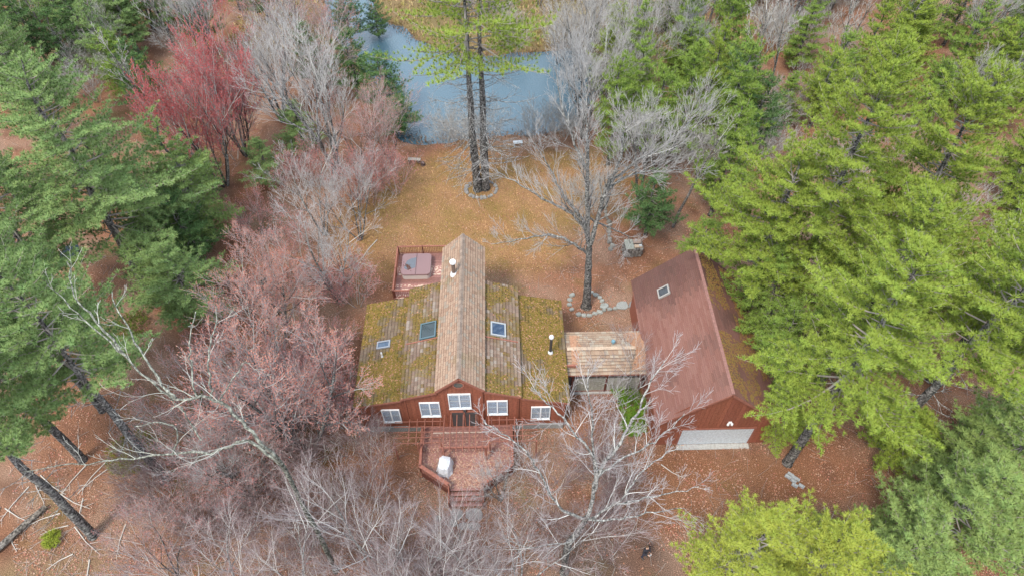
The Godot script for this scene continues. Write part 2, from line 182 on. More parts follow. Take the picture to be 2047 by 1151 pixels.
const BARES := [
	[-27.33, -48.96, 16, "R", "red_maple", "maple with scarlet buds beside the huge left pine"],
	[-26.52, -53.37, 14, "R", "red_maple", "thin scarlet-budded maple right of the brightest one"],
	[-17.04, -50.76, 16, "G", "grey_maple", "tall grey bare maple at the top centre left of the pond"],
	[-16.65, -42.37, 11, "H", "grey_maple", "grey bare maple fanning over the lawn's left edge"],
	[-23.65, -59.89, 12, "H", "grey_maple", "pale bare tree behind the scarlet maple"],
	[-13.94, -50.39, 11, "P", "red_maple", "pink-budded maple reaching toward the pond's left shore"],
	[-12.02, -52.61, 9, "P", "red_maple", "low pink-budded maple overhanging the lawn's upper left"],
	[-13.98, -21.40, 16.5, "O", "red_maple", "broad maple with orange-red buds left of the house"],
	[-18.00, -30.01, 13, "O", "red_maple", "orange-budded maple beside the left pines"],
	[-14.13, -34.96, 12, "H", "grey_maple", "grey bare maple at the lawn's left edge"],
	[-13.44, -41.75, 10, "H", "grey_maple", "thin grey tree left of the hot tub deck"],
	[-15.09, -23.13, 12, "P", "red_maple", "pinkish bare maple below the orange-budded one"],
	[7.24, -56.53, 13, "G", "grey_maple", "grey tree on the pond's right shore"],
	[9.43, -58.18, 13, "H", "grey_maple", "pale grey tree behind the oak beside dark water"],
	[5.56, -70.25, 10, "H", "grey_maple", "grey tree on the far marsh bank"],
	[9.24, -73.42, 11, "G", "grey_maple", "bare tree on the far bank at the top edge"],
	[11.98, -46.89, 14, "G", "grey_maple", "bare tree just right of the oak's crown"],
	[14.47, -43.30, 14, "T", "bare_tree", "thin leaning bare tree at the lawn's right edge"],
	[25.23, -60.32, 15, "T", "bare_tree", "slender bare trunk in the brown gap of the upper right woods"],
	[27.34, -62.54, 14, "T", "bare_tree", "second slender trunk in the brown gap, the right of the two"],
	[22.23, -73.42, 12, "H", "grey_maple", "grey bare crown at the top edge right of centre"],
	[33.72, -76.75, 12, "G", "grey_maple", "grey bare crown left of the tallest pine's top"],
	[45.53, -58.18, 10, "H", "grey_maple", "grey bare crown between the far right pines"],
	[59.17, -76.75, 11, "G", "grey_maple", "grey bare crown near the top right corner"],
	[-45.13, -67.24, 13, "T", "bare_tree", "white birch stem rising behind the huge left pine"],
	[-51.87, -71.29, 12, "T", "bare_tree", "white birch stem near the small dark puddles"],
	[-37.07, -58.18, 13, "T", "bare_tree", "pale crooked birch stem left of the scarlet maple"],
	[-33.88, -69.23, 12, "G", "grey_maple", "grey stems at the top edge behind the scarlet maple"],
	[-12.54, -11.73, 11, "B", "birch", "white birch at the bottom edge left of the lichened tree"],
	[-16.55, -12.02, 10, "B", "birch", "white birch at the bottom edge nearest the left pines"],
	[-8.08, -12.45, 12, "C", "birch", "many-stemmed white birch at the bottom edge below the front deck"],
	[-5.68, -11.31, 10, "B", "birch", "white birch at the bottom edge left of the flagstones"],
	[-4.29, -10.89, 9, "C", "birch", "small birch cut by the bottom edge below the landing"],
	[-2.69, -11.88, 9, "C", "birch", "small birch rising in front of the flagstone landing"],
	[0.51, -12.60, 10, "C", "birch", "birch at the bottom edge left of the large one"],
	[-20.88, -13.19, 8, "P", "red_maple", "pinkish bare sapling at the bottom edge right of the log"],
	[8.14, -25.57, 7, "C", "birch", "small birch rising in front of the breezeway"],
	[-0.78, -17.99, 6.5, "H", "bare_tree", "small grey tree in front of the deck's right railing"],
	[-36.46, -68.33, 12.7139, "T", "bare_tree", "bare tree among the conifers at the top left"],
	[-40.85, -85.16, 8.07857, "G", "bare_tree", "bare tree among the conifers at the top left"],
	[-54.10, -76.88, 11.4382, "T", "bare_tree", "bare tree among the conifers at the top left"],
	[-44.00, -67.97, 8.35302, "H", "bare_tree", "bare tree among the conifers at the top left"],
	[-47.24, -87.66, 9.24324, "H", "bare_tree", "bare tree among the conifers at the top left"],
	[-43.59, -77.06, 9.47279, "G", "bare_tree", "bare tree among the conifers at the top left"],
	[-41.56, -80.75, 8.15606, "H", "bare_tree", "bare tree among the conifers at the top left"],
	[-53.49, -66.80, 8.61135, "T", "bare_tree", "bare tree among the conifers at the top left"],
	[-38.80, -82.57, 9.53036, "H", "bare_tree", "bare tree among the conifers at the top left"],
	[-24.71, -67.14, 9.52105, "H", "grey_maple", "bare maple in the crowded stand left of the pond"],
	[-25.86, -76.07, 10.1198, "G", "grey_maple", "bare maple in the crowded stand left of the pond"],
	[-25.47, -69.74, 12.3963, "P", "grey_maple", "bare maple in the crowded stand left of the pond"],
	[-20.53, -69.13, 10.8816, "P", "grey_maple", "bare maple in the crowded stand left of the pond"],
	[-20.00, -61.88, 9.89499, "P", "grey_maple", "bare maple in the crowded stand left of the pond"],
	[-23.95, -58.87, 12.5341, "G", "grey_maple", "bare maple in the crowded stand left of the pond"],
	[18.65, -73.81, 8.66637, "H", "grey_maple", "bare tree in the tangle right of the pond"],
	[19.13, -65.44, 10.8819, "G", "grey_maple", "bare tree in the tangle right of the pond"],
	[12.35, -76.41, 10.8772, "H", "grey_maple", "bare tree in the tangle right of the pond"],
	[12.78, -65.06, 12.6805, "H", "grey_maple", "bare tree in the tangle right of the pond"],
	[12.29, -75.43, 12.6342, "H", "grey_maple", "bare tree in the tangle right of the pond"],
	[11.17, -62.53, 8.46371, "H", "grey_maple", "bare tree in the tangle right of the pond"],
	[12.98, -62.30, 12.3881, "H", "grey_maple", "bare tree in the tangle right of the pond"],
	[7.85, -67.72, 11.1457, "G", "grey_maple", "bare tree in the tangle right of the pond"],
	[18.90, -69.64, 12.8086, "G", "grey_maple", "bare tree in the tangle right of the pond"],
	[8.58, -70.51, 9.61726, "H", "grey_maple", "bare tree in the tangle right of the pond"],
	[15.44, -70.90, 9.62428, "H", "grey_maple", "bare tree in the tangle right of the pond"],
	[14.25, -75.43, 12.4539, "G", "grey_maple", "bare tree in the tangle right of the pond"],
	[46.33, -80.60, 9.26918, "H", "grey_maple", "bare tree in the far woods at the top right"],
	[62.24, -78.88, 12.3417, "G", "grey_maple", "bare tree in the far woods at the top right"],
	[65.43, -83.63, 12.7079, "H", "grey_maple", "bare tree in the far woods at the top right"],
	[52.88, -71.53, 11.5443, "G", "grey_maple", "bare tree in the far woods at the top right"],
	[41.71, -69.75, 9.1428, "T", "grey_maple", "bare tree in the far woods at the top right"],
	[27.75, -68.64, 10.3723, "T", "grey_maple", "bare tree in the far woods at the top right"],
	[34.43, -65.06, 12.9316, "T", "grey_maple", "bare tree in the far woods at the top right"],
	[52.43, -61.57, 8.79533, "H", "grey_maple", "bare tree in the far woods at the top right"],
	[36.81, -77.44, 8.577, "G", "grey_maple", "bare tree in the far woods at the top right"],
	[37.08, -88.59, 12.6664, "H", "grey_maple", "bare tree in the far woods at the top right"],
	[49.33, -74.71, 11.7153, "H", "grey_maple", "bare tree in the far woods at the top right"],
	[56.25, -76.80, 10.6766, "H", "grey_maple", "bare tree in the far woods at the top right"],
	[40.04, -81.73, 9.5428, "G", "grey_maple", "bare tree in the far woods at the top right"],
	[38.23, -71.34, 9.66385, "T", "grey_maple", "bare tree in the far woods at the top right"],
	[48.01, -96.20, 7.02104, "H", "grey_maple", "bare tree in the gap at the top edge right of centre"],
	[29.60, -81.17, 9.53496, "H", "grey_maple", "bare tree in the gap at the top edge right of centre"],
	[49.15, -92.27, 10.68, "P", "grey_maple", "bare tree in the gap at the top edge right of centre"],
	[34.25, -86.89, 9.72428, "G", "grey_maple", "bare tree in the gap at the top edge right of centre"],
	[34.53, -87.62, 7.18236, "P", "grey_maple", "bare tree in the gap at the top edge right of centre"],
	[33.20, -79.37, 10.6204, "P", "grey_maple", "bare tree in the gap at the top edge right of centre"],
	[42.21, -80.59, 8.32742, "G", "grey_maple", "bare tree in the gap at the top edge right of centre"],
	[48.17, -88.12, 7.63559, "G", "grey_maple", "bare tree in the gap at the top edge right of centre"],
	[39.82, -83.96, 9.68381, "G", "grey_maple", "bare tree in the gap at the top edge right of centre"],
	[-7.13, -81.88, 7.76487, "P", "bare_tree", "small bare tree on the marsh beyond the pond"],
	[7.68, -83.80, 7.43063, "P", "bare_tree", "small bare tree on the marsh beyond the pond"],
	[-5.42, -78.20, 6.30931, "H", "bare_tree", "small bare tree on the marsh beyond the pond"],
	[-2.73, -82.10, 7.53978, "P", "bare_tree", "small bare tree on the marsh beyond the pond"],
	[3.43, -82.17, 7.91194, "H", "bare_tree", "small bare tree on the marsh beyond the pond"],
	[-20.08, -21.88, 10.8641, "P", "red_maple", "bare pinkish maple in the thicket left of the house"],
	[-14.35, -24.16, 8.32315, "P", "red_maple", "bare pinkish maple in the thicket left of the house"],
	[-16.26, -22.65, 9.85801, "P", "red_maple", "bare pinkish maple in the thicket left of the house"],
	[-17.58, -18.99, 8.86499, "H", "red_maple", "bare pinkish maple in the thicket left of the house"],
	[-16.70, -18.52, 8.47827, "P", "red_maple", "bare pinkish maple in the thicket left of the house"],
	[-17.43, -18.60, 9.04424, "P", "red_maple", "bare pinkish maple in the thicket left of the house"],
]
const SAPLING_LABELS := [
	"leafless pinkish sapling in the thicket left of the front deck",
	"leafless pinkish sapling between the front deck and the driveway",
	"leafless pinkish sapling near the bottom edge right of the fallen log",
	"leafless red-tinged sapling under the orange-budded maples",
	"leafless grey shrub on the shore by the twin pine",
	"leafless grey shrub on the shore right of the white bench",
	"leafless red-tinged sapling at the lawn's upper left corner",
	"leafless grey shrub in the woods behind the fireplace",
	"leafless grey shrub in the brown gap of the upper right woods",
	"leafless grey shrub in the top left woods",
	"leafless grey shrub at the top edge left of the tallest pine",
	"leafless red-tinged sapling left of the hot tub deck",
	"leafless grey shrub on the marsh across the pond",
	"leafless grey shrub around the slender trunks in the upper right",
	"leafless grey shrub below the broad right pines",
	"leafless red-tinged sapling at the foot of the scarlet maples",
	"leafless grey shrub at the right edge under the pines",
	"leafless pinkish sapling below the flagstone landing"]
const SAPLINGS := [
	[-11.50, -18.97, "a", 0], [-9.79, -20.95, "a", 0], [-8.64, -17.42, "a", 0], [-8.41, -18.03, "a", 0], [-12.60, -15.25, "a", 0], [-7.31, -14.07, "a", 0],
	[-15.37, -16.83, "a", 0], [-9.78, -13.96, "a", 0], [-11.27, -21.36, "a", 0], [-12.41, -17.88, "a", 0], [-11.69, -13.83, "a", 0], [-14.39, -20.46, "a", 0],
	[-11.94, -16.54, "a", 0], [-13.92, -14.07, "a", 0], [-12.19, -16.23, "a", 0], [-13.10, -20.52, "a", 0], [-10.11, -15.41, "a", 0], [-15.54, -18.19, "a", 0],
	[-14.37, -20.99, "a", 0], [-14.30, -13.80, "a", 0], [6.33, -18.27, "a", 1], [5.44, -21.21, "a", 1], [6.46, -17.01, "a", 1], [5.92, -19.17, "a", 1],
	[2.45, -18.56, "a", 1], [6.97, -17.88, "a", 1], [3.17, -13.81, "a", 1], [6.47, -18.17, "a", 1], [1.82, -14.92, "a", 1], [5.91, -14.09, "a", 1],
	[5.44, -16.34, "a", 1], [3.46, -15.70, "a", 1], [-20.62, -16.63, "a", 2], [-20.67, -15.66, "a", 2], [-18.45, -15.78, "a", 2], [-24.31, -18.69, "a", 2],
	[-23.82, -17.49, "a", 2], [-20.35, -19.57, "a", 2], [-17.73, -16.72, "a", 2], [-19.15, -15.92, "a", 2], [-14.96, -15.99, "a", 2], [-24.21, -19.30, "a", 2],
	[-17.78, -17.94, "a", 2], [-16.83, -16.55, "a", 2], [-20.02, -14.92, "a", 2], [-22.96, -18.23, "a", 2], [-21.57, -17.25, "a", 2], [-11.96, -24.80, "b", 3],
	[-13.08, -26.47, "b", 3], [-22.14, -29.87, "b", 3], [-15.79, -24.03, "b", 3], [-17.84, -27.24, "b", 3], [-13.26, -29.30, "b", 3], [-13.87, -26.81, "b", 3],
	[-16.05, -26.48, "b", 3], [-17.53, -31.68, "b", 3], [-11.85, -23.40, "b", 3], [-13.40, -29.18, "b", 3], [-14.72, -25.18, "b", 3], [-20.32, -25.00, "b", 3],
	[-19.75, -23.66, "b", 3], [-6.55, -55.03, "c", 4], [-6.69, -56.23, "c", 4], [-2.38, -54.97, "c", 4], [-3.28, -55.39, "c", 4], [-5.51, -55.62, "c", 4],
	[2.55, -55.46, "c", 5], [5.36, -56.47, "c", 5], [5.47, -57.06, "c", 5], [6.41, -55.89, "c", 5], [2.15, -55.98, "c", 5], [-12.97, -47.81, "b", 6],
	[-11.97, -49.15, "b", 6], [-18.51, -49.43, "b", 6], [-18.82, -48.74, "b", 6], [-13.08, -46.30, "b", 6], [-14.54, -46.84, "b", 6], [-10.85, -47.61, "b", 6],
	[-20.89, -47.83, "b", 6], [7.45, -45.87, "c", 7], [18.71, -48.05, "c", 7], [19.00, -53.89, "c", 7], [19.04, -51.96, "c", 7], [17.29, -50.34, "c", 7],
	[12.36, -52.42, "c", 7], [7.58, -45.04, "c", 7], [16.55, -52.54, "c", 7], [14.85, -50.84, "c", 7], [18.31, -52.40, "c", 7], [31.14, -59.20, "c", 8],
	[31.68, -63.07, "c", 8], [34.43, -62.41, "c", 8], [37.40, -71.84, "c", 8], [36.67, -66.20, "c", 8], [35.61, -62.56, "c", 8], [-36.32, -59.91, "c", 9],
	[-47.54, -61.39, "c", 9], [-44.71, -62.31, "c", 9], [-48.70, -69.40, "c", 9], [-47.47, -62.62, "c", 9], [-47.40, -69.30, "c", 9], [-38.90, -71.50, "c", 9],
	[-36.33, -68.51, "c", 9], [-33.76, -63.26, "c", 9], [-33.21, -64.41, "c", 9], [-46.58, -68.10, "c", 9], [-32.98, -60.39, "c", 9], [-50.06, -74.10, "c", 9],
	[-46.90, -66.14, "c", 9], [30.77, -75.96, "c", 10], [32.22, -73.33, "c", 10], [30.59, -71.63, "c", 10], [36.97, -91.15, "c", 10], [29.71, -73.76, "c", 10],
	[32.69, -85.88, "c", 10], [46.38, -82.09, "c", 10], [39.32, -79.30, "c", 10], [34.36, -72.18, "c", 10], [29.61, -82.89, "c", 10], [35.22, -76.38, "c", 10],
	[44.70, -91.95, "c", 10], [-22.22, -42.04, "b", 11], [-18.50, -36.25, "b", 11], [-14.15, -34.64, "b", 11], [-18.57, -39.98, "b", 11], [-20.14, -34.96, "b", 11],
	[-12.58, -34.36, "b", 11], [-14.31, -35.09, "b", 11], [-16.04, -35.52, "b", 11], [0.09, -72.57, "c", 12], [5.96, -73.32, "c", 12], [7.04, -73.01, "c", 12],
	[-0.98, -76.46, "c", 12], [0.09, -75.65, "c", 12], [27.36, -58.52, "c", 13], [24.94, -52.88, "c", 13], [25.49, -53.69, "c", 13], [24.46, -55.20, "c", 13],
	[28.03, -59.96, "c", 13], [24.68, -52.50, "c", 13], [28.73, -50.43, "c", 14], [27.30, -36.55, "c", 14], [31.20, -47.87, "c", 14], [34.74, -43.16, "c", 14],
	[31.00, -50.41, "c", 14], [26.41, -35.27, "c", 14], [27.33, -38.24, "c", 14], [37.19, -51.81, "c", 14], [-29.61, -59.77, "b", 15], [-28.10, -47.73, "b", 15],
	[-30.05, -49.79, "b", 15], [-31.29, -51.76, "b", 15], [-27.38, -52.70, "b", 15], [-30.26, -49.48, "b", 15], [-34.09, -56.32, "b", 15], [41.88, -38.79, "c", 16],
	[35.38, -36.61, "c", 16], [44.96, -43.13, "c", 16], [46.09, -45.49, "c", 16], [42.62, -37.45, "c", 16], [39.38, -43.23, "c", 16], [-4.11, -13.65, "a", 17],
	[-3.64, -13.36, "a", 17], [-6.47, -14.30, "a", 17], [-5.91, -12.33, "a", 17], [-5.91, -12.85, "a", 17], [-6.32, -12.89, "a", 17], [-4.11, -13.41, "a", 17],
	[-2.09, -14.08, "a", 17], [-2.36, -12.02, "a", 17],
]

var rng := RandomNumberGenerator.new()
var noise_a := FastNoiseLite.new()
var noise_b := FastNoiseLite.new()
var taken := {}
var mats := {}
var box_cache := {}
var pond_poly := PackedVector2Array()


# ---------------------------------------------------------------- mesh builder
class MB:
	var v := PackedVector3Array()
	var n := PackedVector3Array()
	var c := PackedColorArray()
	var ix := PackedInt32Array()

	func tri(a: Vector3, b: Vector3, d: Vector3, col: Color) -> void:
		var k := v.size()
		var nn := (b - a).cross(d - a).normalized()
		v.append(a); v.append(b); v.append(d)
		n.append(nn); n.append(nn); n.append(nn)
		c.append(col); c.append(col); c.append(col)
		ix.append(k); ix.append(k + 2); ix.append(k + 1)

	# a, b, d, e run counter-clockwise seen from outside
	func quad(a: Vector3, b: Vector3, d: Vector3, e: Vector3, col: Color) -> void:
		var k := v.size()
		var nn := (d - a).cross(e - b).normalized()
		v.append(a); v.append(b); v.append(d); v.append(e)
		for _i in 4:
			n.append(nn); c.append(col)
		ix.append(k); ix.append(k + 2); ix.append(k + 1)
		ix.append(k); ix.append(k + 3); ix.append(k + 2)

	# eight corners: bottom ring 0-3, top ring 4-7, both counter-clockwise seen from above
	func hexa(p: Array, col: Color) -> void:
		quad(p[4], p[5], p[6], p[7], col)
		quad(p[3], p[2], p[1], p[0], col)
		for i in 4:
			var j := (i + 1) % 4
			quad(p[i], p[j], p[4 + j], p[4 + i], col)

	func box(at: Vector3, size: Vector3, col: Color, b := Basis()) -> void:
		var h := size * 0.5
		var p := []
		for y: float in [-1.0, 1.0]:
			for q: Vector2 in [Vector2(-1, 1), Vector2(1, 1), Vector2(1, -1), Vector2(-1, -1)]:
				p.append(at + b * Vector3(q.x * h.x, y * h.y, q.y * h.z))
		hexa(p, col)

	# a convex outline in the xy plane (counter-clockwise seen from +z) swept from z0 (front) back to z1
	func prism(o: Array, z0: float, z1: float, col: Color) -> void:
		for i in range(1, o.size() - 1):
			tri(Vector3(o[0].x, o[0].y, z0), Vector3(o[i].x, o[i].y, z0), Vector3(o[i + 1].x, o[i + 1].y, z0), col)
			tri(Vector3(o[0].x, o[0].y, z1), Vector3(o[i + 1].x, o[i + 1].y, z1), Vector3(o[i].x, o[i].y, z1), col)
		for i in o.size():
			var a: Vector2 = o[i]
			var b: Vector2 = o[(i + 1) % o.size()]
			quad(Vector3(a.x, a.y, z0), Vector3(a.x, a.y, z1), Vector3(b.x, b.y, z1), Vector3(b.x, b.y, z0), col)

	func tube(pts: PackedVector3Array, r0: float, r1: float, sides: int, col: Color, col1: Color, cap := false) -> void:
		var k := v.size()
		var m := pts.size()
		var side := Vector3.RIGHT
		var d0 := pts[1] - pts[0]
		if absf(d0.normalized().x) > 0.8:
			side = Vector3.FORWARD
		for i in m:
			var d := (pts[mini(i + 1, m - 1)] - pts[maxi(i - 1, 0)]).normalized()
			var u := (side - d * side.dot(d)).normalized()
			var w := d.cross(u)
			side = u
			var t := float(i) / float(m - 1)
			var r := lerpf(r0, r1, t)
			var cc := col.lerp(col1, t)
			for s in sides:
				var a := TAU * float(s) / float(sides)
				var o := u * cos(a) + w * sin(a)
				v.append(pts[i] + o * r)
				n.append(o)
				c.append(cc)
		for i in m - 1:
			for s in sides:
				var a := k + i * sides + s
				var b := k + i * sides + (s + 1) % sides
				ix.append(a); ix.append(a + sides); ix.append(b)
				ix.append(b); ix.append(a + sides); ix.append(b + sides)
		if cap:
			var e := k + (m - 1) * sides
			for s in range(1, sides - 1):
				tri(v[e], v[e + s], v[e + s + 1], col1)
				tri(v[k], v[k + s + 1], v[k + s], col)

	# uneven bark: every vertex from index first on gets its own tone, some the pale one
	func weather(first: int, rg: RandomNumberGenerator, pale: Color, share: float, bump := 0.0) -> void:
		for i in range(first, c.size()):
			v[i] += n[i] * rg.randf_range(-bump, bump)
			c[i] = c[i] * rg.randf_range(0.7, 1.3)
			if rg.randf() < share:
				c[i] = pale

	# lathe about the y axis through at: profile of Vector2(radius, height) from bottom to top
	func lathe(at: Vector3, prof: Array, sides: int, col: Color) -> void:
		for i in prof.size() - 1:
			for s in sides:
				var a0 := TAU * float(s) / float(sides)
				var a1 := TAU * float(s + 1) / float(sides)
				var p: Vector2 = prof[i]
				var q: Vector2 = prof[i + 1]
				quad(at + Vector3(cos(a0) * p.x, p.y, -sin(a0) * p.x), at + Vector3(cos(a1) * p.x, p.y, -sin(a1) * p.x), at + Vector3(cos(a1) * q.x, q.y, -sin(a1) * q.x), at + Vector3(cos(a0) * q.x, q.y, -sin(a0) * q.x), col)

	# a rounded, uneven lump (stone, heap): squashed ball with jitter
	func lump(at: Vector3, size: Vector3, rg: RandomNumberGenerator, col: Color, rough := 0.18, rings := 4, sides := 7) -> void:
		var grid := []
		for i in rings + 1:
			var row := []
			var th := PI * float(i) / float(rings)
			for s in sides:
				var a := TAU * (float(s) + 0.4 * float(i % 2)) / float(sides)
				var q := Vector3(sin(th) * cos(a), cos(th), sin(th) * sin(a))
				q = Vector3(signf(q.x) * pow(absf(q.x), 0.75), signf(q.y) * pow(absf(q.y), 0.7), signf(q.z) * pow(absf(q.z), 0.75))
				if i > 0 and i < rings:
					q *= 1.0 + rg.randf_range(-rough, rough)
				row.append(at + q * size * 0.5)
			grid.append(row)
		for i in rings:
			for s in sides:
				var j := (s + 1) % sides
				if i > 0:
					tri(grid[i][s], grid[i][j], grid[i + 1][s], col)
				if i < rings - 1:
					tri(grid[i][j], grid[i + 1][j], grid[i + 1][s], col)

	func mesh() -> ArrayMesh:
		var a := []
		a.resize(Mesh.ARRAY_MAX)
		a[Mesh.ARRAY_VERTEX] = v
		a[Mesh.ARRAY_NORMAL] = n
		a[Mesh.ARRAY_COLOR] = c
		a[Mesh.ARRAY_INDEX] = ix
		var m := ArrayMesh.new()
		m.add_surface_from_arrays(Mesh.PRIMITIVE_TRIANGLES, a)
		return m


# ---------------------------------------------------------------- naming and tagging
func numbered(called: String) -> String:
	if not taken.has(called):
		taken[called] = 0
		return called
	taken[called] += 1
	return "%s_%03d" % [called, taken[called]]


func tag(o: Node, label: String, category: String, group := "") -> Node:
	o.set_meta("label", label)
	o.set_meta("category", category)
	if group != "":
		o.set_meta("group", group)
	return o


func thing(called: String, label: String, category: String, at := Vector3.ZERO, turn := 0.0, group := "") -> Node3D:
	var o := Node3D.new()
	o.name = numbered(called)
	add_child(o)
	o.position = at
	o.rotation_degrees.y = turn
	tag(o, label, category, group)
	return o


func obj(called: String, m: Mesh, mat: Material, parent: Node, kind := "") -> MeshInstance3D:
	var o := MeshInstance3D.new()
	o.mesh = m
	o.material_override = mat
	o.name = numbered(called) if parent == self else called
	parent.add_child(o, true)
	if kind != "":
		o.set_meta("kind", kind)
	return o


func put_box(called: String, parent: Node, at: Vector3, size: Vector3, mat: Material, turn := Basis()) -> MeshInstance3D:
	var key := size.snapped(Vector3.ONE * 0.001)
	if not box_cache.has(key):
		var b := BoxMesh.new()
		b.size = key
		box_cache[key] = b
	var o := obj(called, box_cache[key], mat, parent)
	o.transform = Transform3D(turn, at)
	return o


# ---------------------------------------------------------------- materials
func lin(r: float, g: float, b: float) -> Color:
	return Color(r, g, b).linear_to_srgb()


func noise_tex(sd: int, freq: float, lo: float, hi: float, oct := 4, cellular := false, bump := 0.0) -> NoiseTexture2D:
	var f := FastNoiseLite.new()
	f.seed = sd
	f.frequency = freq
	f.noise_type = FastNoiseLite.TYPE_CELLULAR if cellular else FastNoiseLite.TYPE_SIMPLEX_SMOOTH
	f.fractal_octaves = oct
	var t := NoiseTexture2D.new()
	t.width = 512
	t.height = 512
	t.seamless = true
	t.noise = f
	if bump > 0.0:
		t.as_normal_map = true
		t.bump_strength = bump
	else:
		var g := Gradient.new()
		g.set_color(0, Color(lo, lo, lo))
		g.set_color(1, Color(hi, hi, hi))
		g.set_offset(0, 0.15)
		g.set_offset(1, 0.85)
		t.color_ramp = g
	return t


func mat(called: String, albedo: Color, rough: float, grain: Texture2D = null, scale := 1.0, bumpy: Texture2D = null, bump := 1.0) -> StandardMaterial3D:
	var m := StandardMaterial3D.new()
	m.resource_name = called
	m.albedo_color = albedo
	m.roughness = rough
	m.vertex_color_use_as_albedo = true
	if grain:
		m.albedo_texture = grain
	if bumpy:
		m.normal_enabled = true
		m.normal_texture = bumpy
		m.normal_scale = bump
	if grain or bumpy:
		m.uv1_triplanar = true
		m.uv1_world_triplanar = true
		m.uv1_scale = Vector3.ONE * scale
	mats[called] = m
	return m


func make_materials() -> void:
	var fine := noise_tex(3, 0.03, 0.62, 1.0, 5)
	var streak := noise_tex(9, 0.02, 0.84, 1.0, 5)
	var cells := noise_tex(21, 0.06, 0.55, 1.0, 3, true)
	var rough_n := noise_tex(5, 0.05, 0, 1, 4, false, 6.0)
	var bark_n := noise_tex(8, 0.04, 0, 1, 5, false, 12.0)
	mat("painted", Color.WHITE, 0.75, streak, 0.5)
	mat("shingle", Color.WHITE, 0.92, fine, 1.6)
	mat("bark", Color.WHITE, 0.95, noise_tex(31, 0.02, 0.25, 1.0, 5), 0.45, bark_n, 1.0)
	mat("twig", Color.WHITE, 0.9)
	var nd := mat("needle", Color.WHITE, 0.6)
	nd.backlight = Color(0.5, 0.5, 0.5)
	var lf := mat("leaf", Color.WHITE, 0.8)
	lf.backlight = Color(0.25, 0.25, 0.25)
	mat("stone", Color.WHITE, 0.9, cells, 1.3, rough_n, 0.8)
	mat("soil", Color.WHITE, 0.97, noise_tex(41, 0.08, 0.40, 1.0, 6), 0.36, rough_n, 1.2)
	mat("concrete", Color.WHITE, 0.9, fine, 0.8)
	mat("cloth", Color.WHITE, 0.85)
	var pl := mat("plastic", Color.WHITE, 0.45)
	pl.metallic_specular = 0.5
	var me := mat("metal", Color.WHITE, 0.35)
	me.metallic = 0.6
	for k: String in ["shingle", "bark", "twig", "needle", "leaf", "stone", "soil", "concrete"]:
		mats[k].metallic_specular = 0.12
	mats["needle"].roughness = 0.85
	var gl := StandardMaterial3D.new()
	gl.resource_name = "pane_glass"
	gl.albedo_color = Color(0.75, 0.85, 0.92, 0.18)
	gl.transparency = BaseMaterial3D.TRANSPARENCY_ALPHA
	gl.roughness = 0.03
	gl.metallic_specular = 0.9
	mats["glass"] = gl
	var dg := mat("dark_glass", Color.WHITE, 0.04)
	dg.metallic_specular = 1.0
	var wt := mat("water", Color.WHITE, 0.06, null, 1.0)
	wt.metallic_specular = 0.7
	wt.normal_enabled = true
	wt.normal_texture = noise_tex(55, 0.025, 0, 1, 3, false, 8.0)
	wt.normal_scale = 0.55
	wt.uv1_triplanar = true
	wt.uv1_world_triplanar = true
	wt.uv1_scale = Vector3(0.3, 0.3, 0.3)


# ---------------------------------------------------------------- ground
func pond_distance(p: Vector2) -> float:
	var best := 1e9
	var k := pond_poly.size()
	for i in k:
		var q := Geometry2D.get_closest_point_to_segment(p, pond_poly[i], pond_poly[(i + 1) % k])
		best = minf(best, q.distance_to(p))
	return -best if Geometry2D.is_point_in_polygon(p, pond_poly) else best


func ground_y(x: float, z: float) -> float:
	var y := 0.10 * noise_a.get_noise_2d(x * 2.0, z * 2.0)
	if z < -42.0:
		var d := pond_distance(Vector2(x, z)) + 0.8 * noise_b.get_noise_2d(x * 9.0, z * 9.0)
		if d < 0.0:
			y += -0.72 + maxf(d * 0.35, -1.3)
		elif d < 5.0:
			y += -0.72 * pow(1.0 - d / 5.0, 1.6)
	return y


func blob(x: float, z: float, cx: float, cz: float, rx: float, rz: float) -> float:
	var d := Vector2((x - cx) / rx, (z - cz) / rz).length() + 0.35 * noise_b.get_noise_2d(x * 5.0, z * 5.0)
	return smoothstep(1.15, 0.7, d)


func ground_colour(x: float, z: float) -> Color:
	var a := 0.5 + 0.5 * noise_a.get_noise_2d(x * 6.0 + 70.0, z * 6.0)
	var b := 0.5 + 0.5 * noise_b.get_noise_2d(x * 22.0, z * 22.0)
	var c := Color(0.54, 0.265, 0.160).lerp(Color(0.60, 0.375, 0.265), smoothstep(0.35, 0.65, a))
	c = c.lerp(Color(0.32, 0.165, 0.11), smoothstep(0.52, 0.72, b) * 0.75)
	var lawn := maxf(blob(x, z, -4.0, -46.0, 10.5, 10.0), blob(x, z, 5.0, -50.0, 8.0, 4.5))
	c = c.lerp(Color(0.68, 0.385, 0.185).lerp(Color(0.56, 0.36, 0.14), smoothstep(0.35, 0.7, b)), lawn * 0.85)
	c = c.lerp(Color(0.50, 0.24, 0.13), blob(x, z, 14.0, -18.5, 6.5, 3.2) * 0.8)
	c = c.lerp(Color(0.22, 0.165, 0.14), blob(x, z, 6.5, -13.0, 4.0, 3.8) * (0.4 + 0.5 * b))
	c = c.lerp(Color(0.48, 0.33, 0.20), blob(x, z, -29.5, -11.0, 6.5, 4.0) * 0.8)
	c = c.lerp(Color(0.46, 0.32, 0.19).lerp(Color(0.3, 0.26, 0.10), a), smoothstep(-67.0, -73.0, z) * smoothstep(32.0, 20.0, absf(x + 4.0)) * 0.9)
	c = c.lerp(Color(0.28, 0.25, 0.07), smoothstep(0.62, 0.8, 0.5 + 0.5 * noise_a.get_noise_2d(x * 9.0, z * 9.0 + 400.0)) * 0.5 * (1.0 - lawn))
	return c


